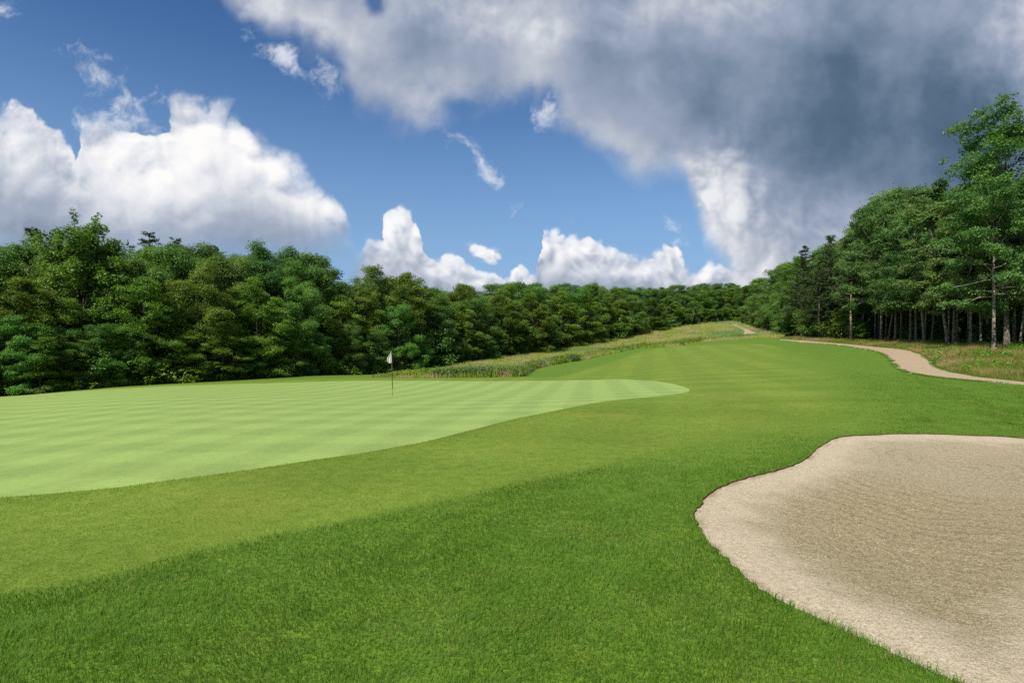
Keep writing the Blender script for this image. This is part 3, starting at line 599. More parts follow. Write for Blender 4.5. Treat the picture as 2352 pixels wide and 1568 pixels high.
def profile(kind, t):
    """crown radius (0..1) against the height in the crown (0 foot .. 1 top)"""
    if kind == 'round': return max(0.12, math.sqrt(max(0, 1-((t-.42)/.60)**2)))
    if kind == 'tall': return max(.12, (1-t**2.2)**.7*(.70+.3*min(1, t*4)))
    if kind == 'spread': return max(.25, math.sin(min(1, .22+t*.9)*math.pi)**.6)
    if kind == 'wall': return max(.15, (1-max(0, t-.1)**2.4)**.8)      # leafy down to the ground
    return 1-t
def broadleaf(name, seed, H, base, rad, kind, MT, leaf=.20, per=105, nl=24, flat=.42, trunk_r=.17, droop=.05, lean=(0, 0), fork=0, clump=.82, density=1.0, open_=0.0, leaders=(), lobe=False):
    rs = np.random.RandomState(seed); W = Wood()
    tp = [np.array([0, 0, -.25])]; n = 9
    for i in range(1, n+1):
        t = i/n; tp.append(np.array([lean[0]*t*H+rs.normal(0, .05)*H*.1*t, lean[1]*t*H+rs.normal(0, .05)*H*.1*t, t*H*.93]))
    tp = np.array(tp); rr = np.array([trunk_r*(1.45 if i == 0 else 1-.85*(i/n)**1.1) for i in range(n+1)])
    W.tube(tp, rr, 9)
    def on_trunk(h):
        i = np.clip(h/(H*.93)*n, 0, n-.001); k = int(i); return tp[k]*(1-(i-k))+tp[k+1]*(i-k)
    C = []; Rd = []
    ga = rs.uniform(0, 6.28)
    for i in range(nl):
        t = ((i+.5)/nl)**.9; h = base+(H-base)*t*.93; rad_h = rad*profile(kind, t)*rs.uniform(.78, 1.22)
        if open_ and rs.uniform() < open_: continue
        ga += 2.399+rs.normal(0, .25); el = R(12+58*t**1.6+rs.normal(0, 8))
        d = (math.cos(ga)*math.cos(el), math.sin(ga)*math.cos(el), math.sin(el)); p0 = on_trunk(max(h-rad_h*.25*math.sin(el), base*.8))
        L = rad_h/max(math.cos(el), .38)
        pts = limb_path(rs, p0, d, L, 6, droop*(1-t)); r0 = max(.018, trunk_r*.42*(1-t*.6))
        W.tube(pts, np.linspace(r0, .012, 7), 5)
        for f in (.45, .68, .88, 1.0):
            if f < .5 and rs.uniform() < (.62 if lobe else .35): continue
            if lobe and .6 < f < .7 and rs.uniform() < .6: continue
            k = f*6; j = min(int(k), 5); q = pts[j]*(1-(k-j))+pts[j+1]*(k-j)
            C.append(q+rs.normal(0, .15, 3)); Rd.append(clump*rs.uniform(.42 if lobe else .65, 1.15))
            for s in range((1 if lobe else 2) if f < .95 else 1):
                side = ga+(1.05 if s else -1.05)+rs.normal(0, .3); bl = rad_h*rs.uniform(.22, .45)
                bp = limb_path(rs, q, (math.cos(side), math.sin(side), rs.normal(.15, .18)), bl, 3, droop)
                W.tube(bp, np.linspace(r0*.45, .008, 4), 4)
                C.append(bp[-1]); Rd.append(clump*rs.uniform(.55, 1.1))
    C.append(on_trunk(H*.93)+np.array([0, 0, .0])); Rd.append(clump*.7)
    for dx, dy, top in leaders:        # upright side tops
        p0 = on_trunk(H*.55); p1 = np.array([dx, dy, top*H]); W.tube([p0, p0*.5+p1*.5+np.array([dx*.2, dy*.2, 0]), p1], [.06, .04, .01], 5)
        for f in np.linspace(.3, 1, 13): C.append(p0*(1-f)+p1*f+rs.normal(0, .08, 3)); Rd.append(clump*(1.25-.78*f)*rs.uniform(.8, 1.15))
    C, Rd = np.array(C), np.array(Rd)
    C[:, 2] = np.maximum(C[:, 2], .35)
    crown = leaves_mesh(name+' crown', rs, C, Rd, flat, int(per*density), leaf, MT['leaf'], out_from=None if lobe else np.array([0, 0, 0.0]), lobe=lobe)
    return W.mesh(name+' trunk', MT['bark']), crown, H
def pine(name, seed, H, base, rad, MT, nw=13, trunk_r=.16, leaf=.34, up=.25, per=60, mat='needle', flat=.40):
    rs = np.random.RandomState(seed); W = Wood()
    tp = np.array([[rs.normal(0, .03)*i*.3, rs.normal(0, .03)*i*.3, -.25+i*(H+.2)/9] for i in range(10)]); W.tube(tp, np.linspace(trunk_r*1.2, .02, 10), 8)
    C = []; Rd = []
    for i in range(nw):
        t = i/(nw-1); h = base+(H*.985-base)*t; nb = 5 if t < .8 else 4
        ga = rs.uniform(0, 6.28)
        for b in range(nb):
            if rs.uniform() < .12: continue
            L = max(.5, rad*(1-t**2.4)*rs.uniform(.45, 1.3)); a = ga+b*6.283/nb+rs.normal(0, .2); el = .05+up*t+rs.normal(0, .1)
            k = min(int((h+.25)/(H+.2)*9), 8); p0 = np.array([tp[k][0], tp[k][1], h])
            pts = limb_path(rs, p0, (math.cos(a), math.sin(a), el), L, 5, -.04, .07); W.tube(pts, np.linspace(.035*(1-t*.5), .01, 6), 4)
            for f in np.linspace(.35, 1, max(2, int(L/.45))):
                k2 = f*5; j = min(int(k2), 4); q = pts[j]*(1-(k2-j))+pts[j+1]*(k2-j); C.append(q+rs.normal(0, .10, 3)); Rd.append(rs.uniform(.28, .50)*(1.15-.3*f))
    C.append(tp[-1]); Rd.append(.25)
    C, Rd = np.array(C), np.array(Rd)
    return W.mesh(name+' trunk', MT['bark']), leaves_mesh(name+' crown', rs, C, Rd, flat, per, leaf, MT[mat], up=.35, aspect=.16), H
def bushy(name, seed, H, rad, MT, leaf=.16, per=70, nst=7, mat='leaf', flat=.5, clump=.45):
    rs = np.random.RandomState(seed); W = Wood(); C = []; Rd = []
    for i in range(nst):
        a = i*2.4+rs.normal(0, .3); el = rs.uniform(.9, 1.4); L = H*rs.uniform(.75, 1.05)
        pts = limb_path(rs, (rs.normal(0, .12), rs.normal(0, .12), -.1), (math.cos(a)*math.cos(el)*rad/H*1.6, math.sin(a)*math.cos(el)*rad/H*1.6, math.sin(el)), L, 5, .06, .14); W.tube(pts, np.linspace(.035, .008, 6), 5)
        for f in np.linspace(.18, 1, 7):
            k = f*5; j = min(int(k), 4); q = pts[j]*(1-(k-j))+pts[j+1]*(k-j)
            C.append(q+rs.normal(0, rad*.22, 3)*np.array([1, 1, .4])); Rd.append(clump*rs.uniform(.7, 1.2))
    C = np.array(C); C[:, 2] = np.maximum(C[:, 2], .18); Rd = np.array(Rd)
    return W.mesh(name+' stems', MT['bark']), leaves_mesh(name+' leaves', rs, C, Rd, flat, per, leaf, MT[mat], up=.7), H

def leaf_mat(name, c1, c2, c3, trans=.32, rough=.46, hue=.018, spec=.34):
    m_, T = new_mat(name); geo = T.node('ShaderNodeNewGeometry')
    r = T.node('ShaderNodeAttribute', attribute_name='rnd').outputs['Fac']; oi = T.node('ShaderNodeObjectInfo').outputs['Random']
    n1 = T.noise(geo.outputs['Position'], .45, 3, .5)
    col = T.mix(T.ss(T.m('MULTIPLY_ADD', T.m('SUBTRACT', n1, .5), .9, r), .2, .8), c1, c2)
    col = T.mix(T.m('MULTIPLY', T.ss(n1, .5, .7), .6), col, c3)
    hs = T.node('ShaderNodeHueSaturation', {'Hue': T.m('MULTIPLY_ADD', oi, hue*2, .5-hue*.55), 'Saturation': 1.0, 'Value': T.m('MULTIPLY_ADD', T.m('FRACT', T.m('MULTIPLY', oi, 7.13)), .5, .74), 'Color': col}).outputs[0]
    dif = principled(T, hs, rough, None, spec)
    tr = T.node('ShaderNodeBsdfTranslucent', {'Color': T.mix(1.0, hs, (1.3, 1.25, .55), 'MULTIPLY')}).outputs[0]
    finish(T, T.node('ShaderNodeMixShader', {0: trans, 1: dif, 2: tr}).outputs[0]); return m_
def bark_mat(name, c1, c2, c3):
    m_, T = new_mat(name); co = T.node('ShaderNodeTexCoord').outputs['Object']
    mp = T.n.new('ShaderNodeMapping'); T.l.new(co, mp.inputs[0]); mp.inputs['Scale'].default_value = (1, 1, .22)
    a, b = T.noise(mp.outputs[0], 16, 4, .65), T.noise(co, 2.2, 4, .6)
    col = T.mix(T.ss(a, .35, .65), c1, c2); col = T.mix(T.ss(b, .50, .68), col, c3)
    finish(T, principled(T, col, .9, T.node('ShaderNodeBump', {'Height': a, 'Strength': 1.0, 'Distance': .04}).outputs[0], .1)); return m_

K_dark = []
def tree_kit():
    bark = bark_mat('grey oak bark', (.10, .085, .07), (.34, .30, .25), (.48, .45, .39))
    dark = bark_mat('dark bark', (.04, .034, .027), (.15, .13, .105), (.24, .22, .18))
    pink = bark_mat('reddish pine bark', (.20, .13, .09), (.52, .38, .29), (.56, .46, .38))
    L1 = leaf_mat('oak leaves', (.080, .176, .032), (.158, .288, .056), (.208, .334, .070), .42)
    L2 = leaf_mat('maple leaves', (.098, .182, .026), (.185, .285, .046), (.240, .320, .058), .46)
    L3 = leaf_mat('shaded oak leaves', (.070, .148, .034), (.142, .240, .060), (.190, .282, .074), .38)
    N1 = leaf_mat('pine needles', (.032, .066, .020), (.066, .112, .034), (.085, .125, .032), .12, .5, .01)
    B1 = leaf_mat('russet twigs', (.10, .085, .035), (.16, .12, .06), (.13, .13, .04), .2)
    A = dict(leaf=L1, bark=dark, needle=N1); Bm = dict(leaf=L2, bark=dark, needle=N1); Cc = dict(leaf=L3, bark=bark, needle=N1); Pn = dict(leaf=L3, bark=pink, needle=N1); Gd = dict(leaf=L3, bark=bark_mat('brown grey bark', (.07, .058, .046), (.22, .19, .155), (.33, .30, .255)), needle=N1); Br = dict(leaf=B1, bark=dark, needle=N1)
    K_dark.append(dark)
    class Norm(dict):
        def __setitem__(self, k, v):   # the real height of the finished tree
            if v[1] is not None:
                z = np.empty(len(v[1].vertices)*3, np.float32); v[1].vertices.foreach_get('co', z); v = (v[0], v[1], float(np.percentile(z[2::3], 99.7)))
            dict.__setitem__(self, k, v)
    K = Norm()
    # edge-of-the-wood trees, leafy nearly to the ground
    K['wall1'] = broadleaf('oak a', 11, 12, 1.2, 3.3, 'wall', A, nl=27, flat=.80, clump=1.0, per=225, lobe=True, leaf=.172)
    K['wall2'] = broadleaf('oak b', 12, 12, 1.6, 3.0, 'tall', A, nl=25, flat=.85, clump=.95, per=215, lobe=True, leaf=.172)
    K['wall3'] = broadleaf('maple a', 13, 12, 1.0, 3.4, 'wall', Bm, nl=30, leaf=.20, flat=.46, clump=.88, per=115)
    K['wall4'] = broadleaf('maple b', 14, 12, 2.2, 3.0, 'round', Bm, nl=25, flat=.82, clump=1.0, per=235, lobe=True, leaf=.172)
    K['oak1'] = broadleaf('oak c', 15, 13, 3.0, 3.6, 'round', A, nl=26, flat=.82, clump=1.08, per=235, lobe=True, leaf=.172)
    K['oak2'] = broadleaf('oak d', 16, 13, 3.2, 3.3, 'round', Cc, nl=26, flat=.80, clump=1.05, per=235, lobe=True, leaf=.172)
    K['spike'] = broadleaf('gum a', 17, 10.5, 1.8, 3.0, 'wall', A, nl=36, flat=.9, clump=.62, per=95, droop=-.03, leaders=[(-.75, .2, 1.24), (.85, -.3, 1.27), (-2.0, -.2, 1.08), (2.1, .3, 1.10), (.1, -1.0, 1.18), (-.3, 1.2, 1.12), (-2.9, .2, .90), (2.9, -.2, .92)])
    # open oaks on bare boles
    K['bole1'] = broadleaf('oak e', 21, 15, 4.8, 3.4, 'wall', Cc, nl=30, trunk_r=.16, flat=.60, clump=.90, droop=.06, per=190, lobe=True, leaf=.18)
    K['bole2'] = broadleaf('oak f', 22, 15, 4.6, 3.5, 'round', Cc, nl=30, trunk_r=.19, flat=.66, clump=.90, droop=.06, per=180, lobe=True, leaf=.18)
    K['bole3'] = broadleaf('oak g', 23, 15, 4.6, 3.2, 'tall', Cc, nl=26, trunk_r=.15, flat=.62, clump=.80, per=130, lobe=True, lean=(-.06, 0))
    K['giant'] = broadleaf('cherry', 34, 19, 8.5, 3.7, 'round', Gd, nl=34, trunk_r=.20, flat=.46, clump=.92, droop=.04, open_=.08, per=110)
    K['pine1'] = pine('pine a', 41, 14, 3.0, 2.9, A, nw=20, up=.45, per=44, flat=.30)
    K['pine2'] = pine('pine b', 42, 14, 4.0, 3.2, A, nw=18, up=.35, per=44, flat=.28)
    K['scots'] = pine('pine c', 43, 12, 6.0, 2.4, Pn, nw=8, per=70, up=.5)
    K['shrub1'] = bushy('shrub a', 51, 2.4, 1.3, A); K['shrub2'] = bushy('shrub b', 52, 1.8, 1.4, Bm)
    K['shrub3'] = bushy('shrub c', 53, 3.6, 1.5, A, nst=9, clump=.55)
    K['russet'] = bushy('shrub d', 54, 2.0, 1.3, Br, leaf=.07, per=130, nst=11)
    K['sapling'] = broadleaf('sapling', 55, 5, .7, 1.6, 'tall', Bm, nl=18, leaf=.16, per=60, trunk_r=.05, clump=.5)
    K['weed'] = bushy('weed', 56, .9, .45, Bm, leaf=.13, per=26, nst=5, clump=.24)
    # a dead, pale snag
    rs = np.random.RandomState(61); W = Wood(); tr = limb_path(rs, (0, 0, -.2), (.05, 0, 1), 7.5, 9, 0, .05); W.tube(tr, np.linspace(.11, .03, 10), 7)
    for k, s, e, L in ((4, -.5, 1.1, 2.6), (5, .9, .8, 2.2), (6, -.7, 1.0, 1.6), (7, .5, 1.2, 1.5), (7, -.3, .5, 1.2)):
        W.tube(limb_path(rs, tr[k], (s, rs.normal(0, .3), e), L, 5, -.08, .12), np.linspace(.05, .012, 6), 5)
    K['snag'] = (W.mesh('snag trunk', bark_mat('bleached wood', (.28, .25, .21), (.45, .42, .37), (.36, .33, .28))), None, 8.2)
    return K

PARTS = {'shrub1': ('stems', 'leaves'), 'shrub2': ('stems', 'leaves'), 'shrub3': ('stems', 'leaves'), 'russet': ('stems', 'leaves'), 'weed': ('stems', 'leaves')}
KIND = {'wall1': ('oak_tree', 'tree'), 'wall2': ('oak_tree', 'tree'), 'wall3': ('maple_tree', 'tree'), 'wall4': ('maple_tree', 'tree'), 'oak1': ('oak_tree', 'tree'), 'oak2': ('oak_tree', 'tree'), 'spike': ('gum_tree', 'tree'), 'bole1': ('oak_tree', 'tree'), 'bole2': ('oak_tree', 'tree'), 'bole3': ('oak_tree', 'tree'), 'giant': ('cherry_tree', 'tree'), 'pine1': ('pine_tree', 'pine tree'), 'pine2': ('pine_tree', 'pine tree'), 'scots': ('pine_tree', 'pine tree'), 'shrub1': ('shrub', 'shrub'), 'shrub2': ('shrub', 'shrub'), 'shrub3': ('shrub', 'shrub'), 'russet': ('shrub', 'shrub'), 'sapling': ('sapling', 'sapling'), 'weed': ('weed_plant', 'plant'), 'snag': ('dead_tree', 'dead tree')}
KIT = {}
REG = []
DEEP = ('bole1', 'bole2', 'bole3')
def plant(kind, px, Y, top=None, height=None, label='', group=None, rot=None, wide=1.0, base_z=None, seed=None, tilt=(0, 0), row=0):
    """stand one tree on the land at a column of the print and a distance; top = row its tip reaches"""
    trunk, crown, H = KIT[kind]; x, y = spot(px, Y); z = gz(x, y) if base_z is None else base_z
    h = height if height is not None else ((CY-top)*Y/F+CAM_Z-z)
    s = h/H; nm, cat = KIND[kind]
    root = bpy.data.objects.new(nm, None); COL.objects.link(root); root.location = (x, y, z-.02); root.empty_display_size = .3
    rr = random.Random(int(px*13+Y*7) if seed is None else seed)
    root.rotation_euler = (tilt[0], tilt[1], rr.uniform(0, 6.283) if rot is None else rot)
    sw = s**.75*wide if h > 3 else s*wide
    root.scale = (sw, sw, s)
    root['label'] = label; root['category'] = cat
    if group: root['group'] = group
    REG.append((px, Y, root, kind, row))
    a, b = PARTS.get(kind, ('trunk', 'crown'))
    tr = link(a, trunk, root)
    if kind in DEEP and row >= 2: tr.material_slots[0].link = 'OBJECT'; tr.material_slots[0].material = K_dark[0]     # shade inside the wood put into the trunk colour of the inner rows
    if crown is not None: link(b, crown, root)
    return root
# ------------------------------------------------------------------ the woods round the hole
def interp(tab, x): return float(np.interp(x, [t[0] for t in tab], [t[1] for t in tab]))
FRONT = [(-300, 34), (0, 43), (200, 46), (400, 51), (600, 57), (800, 67), (900, 73), (1000, 79), (1090, 88), (1200, 101), (1300, 115), (1400, 134), (1500, 158), (1600, 192), (1700, 222)]
SKYLINE = [(-300, 560), (0, 548), (60, 560), (120, 550), (300, 572), (400, 560), (480, 572), (560, 585), (620, 575), (680, 590), (740, 600), (780, 640), (830, 640), (870, 622), (950, 632), (985, 666), (1040, 655), (1100, 656), (1150, 644), (1210, 642), (1260, 654), (1310, 645), (1360, 650), (1420, 660), (1500, 660), (1600, 656), (1650, 646), (1700, 655), (1750, 645)]
def build_woods():
    KIT.update(tree_kit()); rnd = random.Random(77)
    walls = ['wall1', 'wall2', 'wall3', 'wall4', 'oak1', 'oak2']
    # --- the named trees of the near left wood
    L = [('wall1', -60, 43, 560), ('wall3', 40, 42, 640), ('wall2', 60, 50, 566), ('spike', 195, 47, 500), ('wall4', 120, 44, 640), ('wall1', 290, 49, 590), ('wall3', 330, 47, 640), ('wall2', 395, 53, 572), ('oak1', 440, 58, 566), ('wall4', 455, 50, 600), ('wall1', 525, 56, 588), ('wall3', 590, 54, 640), ('oak1', 635, 63, 562), ('wall2', 600, 60, 600), ('wall2', 705, 68, 582), ('wall4', 745, 69, 592), ('wall1', 690, 59, 640), ('wall3', 780, 66, 680), ('wall3', 830, 70, 668), ('wall4', 885, 74, 612), ('wall3', 935, 76, 628), ('wall1', 915, 71, 700), ('wall2', 1000, 82, 672), ('wall3', 1055, 84, 700), ('wall4', 1050, 92, 655)]
    for k, (kd, px, Y, top) in enumerate(L):
        plant(kd, px, Y, top, label='x', group='trees of the near left wood')
    plant('pine1', 70, 56, 526, label='dark feathery pine top left of the pointed tallest tree of the left wood')
    plant('pine2', 345, 60, 536, label='dark flat topped pine above the left wood, first right of the pointed tallest tree'); plant('pine2', 405, 64, 550, label='middle one of three dark pines above the left wood'); plant('pine1', 485, 64, 566, label='dark pine above the left wood, rightmost of the three right of the tallest tree')
    plant('snag', 112, 44.5, 606, label='pale dead tree with forked bare branches in the left wood', rot=.3)
    # --- the mass behind them
    for row in range(3):
        px = -330.0
        while px < 1000:
            Y = interp(FRONT, px)+6+row*6+rnd.uniform(-1.5, 1.5)
            plant(rnd.choice(walls), px+rnd.uniform(-10, 10), Y, interp(SKYLINE, px)+rnd.uniform(4, 34), label='x', group='trees behind the near left wood', row=row+1)
            px += 4.6*F/Y*rnd.uniform(.85, 1.2)
    # --- along the meadow
    for row in range(4):
        px = 1000.0
        while px < 1740:
            Y = interp(FRONT, px)+row*6.5+rnd.uniform(-1.5, 1.5)
            top = interp(SKYLINE, px)+rnd.uniform(-3, 10)+(24 if row == 0 else 8 if row == 1 else 0)*100/Y
            plant(rnd.choice(walls if row else ['wall1', 'wall3', 'wall2', 'wall3']), px, Y, top, label='x', group='trees along the meadow', row=row, wide=1.2)
            px += 5.0*F/Y*rnd.uniform(.85, 1.2)
    # --- undergrowth along the foot of the left wood
    for px, Y, h_ in ((-40, 39.5, 5.2), (28, 40, 5.6), (92, 40.8, 5.0), (150, 42.5, 4.2), (232, 44, 5.0), (290, 45.5, 4.0), (330, 47, 5.4), (438, 48.5, 4.4), (512, 50.5, 5.2), (566, 52, 3.8), (648, 55.5, 5.2), (722, 60, 4.6), (800, 63, 5.6), (860, 67, 5.0)):
        plant(rnd.choice(['wall3', 'wall3', 'wall1']), px, Y, height=h_, label='x', group='low trees at the foot of the left wood', wide=1.05)
    for k in range(46):
        px = -120+k*26+rnd.uniform(-8, 8); Y = interp(FRONT, px)-2.2+rnd.uniform(-.8, .8)
        plant(rnd.choice(['shrub1', 'shrub2', 'shrub3', 'shrub1', 'sapling']), px, Y, height=rnd.uniform(1.4, 3.6), label='x', group='shrubs at the foot of the left wood')
    for k in range(52):
        px = 1010+k*13.3+rnd.uniform(-5, 5); Y = interp(FRONT, px)-1.5+rnd.uniform(-1, 1)
        plant(rnd.choice(['shrub3', 'sapling', 'sapling', 'shrub1']), px, Y, height=rnd.uniform(2.2, 5.5), label='x', group='saplings at the wood edge along the meadow')
    plant('russet', 368, 48, height=2.1, label='brownish twiggy bush at the foot of the left wood')
    # --- right of the fairway
    RT = [('bole1', 2283, 42, 402, 0), ('giant', 2312, 45, 246, 0), ('bole2', 2330, 50, 480, 0)]
    for kd, px, Y, top, a in RT: plant(kd, px, Y, top, label={'bole1': 'large oak with a thick bare bole nearest the path bend', 'giant': 'tallest tree by the path, its open layered crown standing against the dark cloud', 'bole2': 'broad oak right behind the thick boled oak nearest the path'}[kd])
    RF = [(1690, 215), (1740, 165), (1780, 138), (1820, 118), (1860, 106), (1900, 96), (1955, 86), (2025, 76), (2100, 64), (2180, 53), (2283, 46), (2400, 42), (2560, 38), (2700, 36)]
    RS = [(1690, 655), (1750, 645), (1790, 628), (1830, 590), (1900, 560), (1945, 548), (1990, 490), (2010, 455), (2060, 442), (2130, 428), (2170, 436), (2220, 400), (2300, 420), (2352, 440), (2700, 380)]
    bol = ['bole1', 'bole2', 'bole3', 'bole2']
    for row in range(9):
        px = 1700.0+row*8+(230 if row > 4 else 0)
        while px < 2760:
            Y = interp(RF, px)+row*6+rnd.uniform(-1.2, 1.2)
            top = interp(RS, px)+rnd.uniform(-14, 44)+(rnd.uniform(20, 90) if row == 0 else 0)+(35 if row > 4 else 0)
            kd = rnd.choice((bol if row < 4 else walls) if px > 1930 else walls)
            plant(kd, px, Y, top, label='x', group='trees of the right wood', row=row, wide=1.08 if row else .95, tilt=(rnd.gauss(0, .035), rnd.gauss(0, .05)) if kd in bol else (0, 0))
            px += (5.4 if px > 1930 and row < 5 else 5.4)*F/Y*rnd.uniform(.55, 1.5)
    for k in range(120):
        px = rnd.uniform(1950, 2720); Y = interp(RF, px)+rnd.uniform(5, 46)
        plant(rnd.choice(['shrub3', 'sapling', 'shrub1', 'sapling']), px, Y, height=rnd.uniform(1.0, 2.2) if Y < interp(RF, px)+12 else rnd.uniform(1.6, 5), label='x', group='saplings inside the right wood')
    plant('pine2', 1850, 101, 566, label='dark layered pine where the right wood steps down to the far trees'); plant('pine1', 1905, 92, 542, label='pointed dark pine left of the oaks of the right wood'); plant('pine2', 1882, 90, 600, label='lower dark pine in front of the pointed pine of the right wood'); plant('scots', 1955, 79, 590, label='pine with a reddish bare bole beside the far path')
    for px, Y, top, kd, rot, lb in ((2024, 72, 470, 'bole1', 1, 'oak with a grey bole, first large one right of the reddish boled pine'), (2040, 73, 520, 'bole3', 2, 'slender oak close right of the first grey boled oak past the reddish pine'), (2092, 66, 500, 'bole2', 3, 'oak left of a close pair, halfway between reddish pine and thick boled oak'), (2104, 64, 470, 'bole1', 4, 'oak right of a close pair, halfway between reddish pine and thick boled oak'),
            (2178, 53, 470, 'bole3', .1, 'leaning oak on the left of a pair that parts like a V by the path'), (2191, 53.5, 440, 'bole1', .6, 'upright oak on the right of a pair that parts like a V by the path'), (2236, 57, 480, 'bole3', .3, 'leaning oak between the V shaped pair and the thick boled oak')):
        plant(kd, px, Y, top, label=lb, rot=rot, tilt=(0, R(-5) if kd == 'bole3' else 0))
    for px, Y, h_ in ((1672, 226, 7), (1688, 226, 8), (1700, 222, 6.5), (1712, 214, 7), (1722, 205, 6.5), (1733, 196, 7)): plant(rnd.choice(['wall1', 'wall3']), px, Y, height=h_, label='x', group='shrubs at the foot of the right wood')
    for k in range(14):
        px = 1985+k*27+rnd.uniform(-7, 7)
        plant('bole3', px, interp(RF, px)+rnd.uniform(-1.5, 5), interp(RS, px)+rnd.uniform(25, 80), label='x', group='slender pale boled trees', wide=.72, tilt=(rnd.uniform(-.05, .05), rnd.uniform(-.09, .09)))
    for k in range(30):
        px = 1700+k*24+rnd.uniform(-8, 8)
        if px > 2010: continue
        plant(rnd.choice(['shrub1', 'shrub3', 'sapling', 'shrub2']), px, interp(RF, px)-3+rnd.uniform(-1, 1), height=rnd.uniform(2, 5), label='x', group='shrubs at the foot of the right wood')

ORD = 'first second third fourth fifth sixth seventh eighth ninth tenth eleventh twelfth thirteenth fourteenth fifteenth sixteenth seventeenth eighteenth nineteenth twentieth'.split()
ORD += ['twenty-'+o for o in ORD[:9]]+['thirtieth']+['thirty-'+o for o in ORD[:9]]+['fortieth']
def label_woods():
    """every plant still unnamed gets words that point it out, counted from something one can find"""
    todo = [r for r in REG if r[2]['label'] == 'x']
    def sel(f): return sorted([r for r in todo if r[2]['label'] == 'x' and f(r)], key=lambda r: r[0])
    def share(rs_, text, group):
        for r in rs_: r[2]['label'] = text; r[2]['group'] = group
    FL, PN, TOP, OK_ = 901, 1955, 1745, 2283
    def count(rs_, word, where, group, marks):
        """marks: (column, name); each plant is counted away from the nearest mark"""
        by = {}
        for r in rs_:
            c, nm = min(marks, key=lambda m_: abs(m_[0]-r[0])); by.setdefault((nm, r[0] >= c, word(r)), []).append((abs(r[0]-c), r))
        for (nm, right, wd), v in by.items():
            v.sort(key=lambda t: t[0])
            for i, (_, r) in enumerate(v): r[2]['label'] = f"{wd} {where}, {ORD[i]} to the {'right' if right else 'left'} of {nm}"; r[2]['group'] = group
    seen = lambda r: -60 < r[0] < 2420
    share(sel(lambda r: r[0] <= -60), 'leafy tree or shrub carrying the left wood on past the picture edge', 'plants past the left edge')
    share(sel(lambda r: r[0] >= 2420), 'leafy tree or shrub carrying the right wood on past the picture edge', 'plants past the right edge')
    for r in sel(lambda r: r[3] == 'spike'): r[2]['label'] = 'tallest tree of the left wood with several pointed leafy tops'
    g = lambda name: (lambda r: r[2].get('group') == name)
    share(sel(lambda r: g('trees behind the near left wood')(r)), 'tree crown peeping over the front trees of the left wood', 'trees behind the near left wood')
    share(sel(lambda r: g('trees along the meadow')(r) and r[4] > 0), 'rounded tree crown rising behind the front trees along the meadow', 'trees behind the meadow edge')
    share(sel(lambda r: g('trees of the right wood')(r) and r[4] > 0), 'tree deep in the right wood behind its front trees', 'trees deep in the right wood')
    share(sel(lambda r: g('saplings inside the right wood')(r)), 'shaded leafy young growth deep under the oaks of the right wood', 'young growth inside the right wood')
    tree = lambda r: 'deep green oak' if r[2].name.startswith('oak') else 'brighter green maple'
    count(sel(lambda r: g('trees of the near left wood')(r) or g('trees along the meadow')(r)), tree, 'fronting the left wood', 'front trees of the left wood', [(FL, 'the flagstick'), (TOP, 'the meadow top')])
    count(sel(lambda r: g('trees of the right wood')(r)), tree, 'fronting the right wood', 'front trees of the right wood', [(PN, 'the reddish boled pine'), (OK_, 'the thick boled oak')])
    count(sel(lambda r: g('low trees at the foot of the left wood')(r)), lambda r: 'low '+tree(r).split()[-1]+' tree', 'fronting the left wood', 'low trees at the foot of the left wood', [(FL, 'the flagstick'), (368, 'the brownish bush')])
    count(sel(lambda r: g('slender pale boled trees')(r)), lambda r: 'slender oak', 'on a pale bole', 'slender pale boled trees', [(PN, 'the reddish boled pine'), (OK_, 'the thick boled oak')])
    low = lambda r: 'leafy sapling' if r[2].name.startswith('sapling') else 'low leafy shrub'
    count(sel(lambda r: g('shrubs at the foot of the left wood')(r) or g('saplings at the wood edge along the meadow')(r)), low, 'edging the left wood', 'young growth at the foot of the left wood', [(FL, 'the flagstick'), (368, 'the brownish bush'), (1300, 'the meadow middle'), (TOP, 'the meadow top')])
    count(sel(lambda r: g('shrubs at the foot of the right wood')(r)), lambda r: low(r) if r[3] not in ('wall1', 'wall3') else 'low bushy tree', 'edging the right wood', 'young growth at the foot of the right wood', [(PN, 'the reddish boled pine'), (TOP, 'the meadow top')])

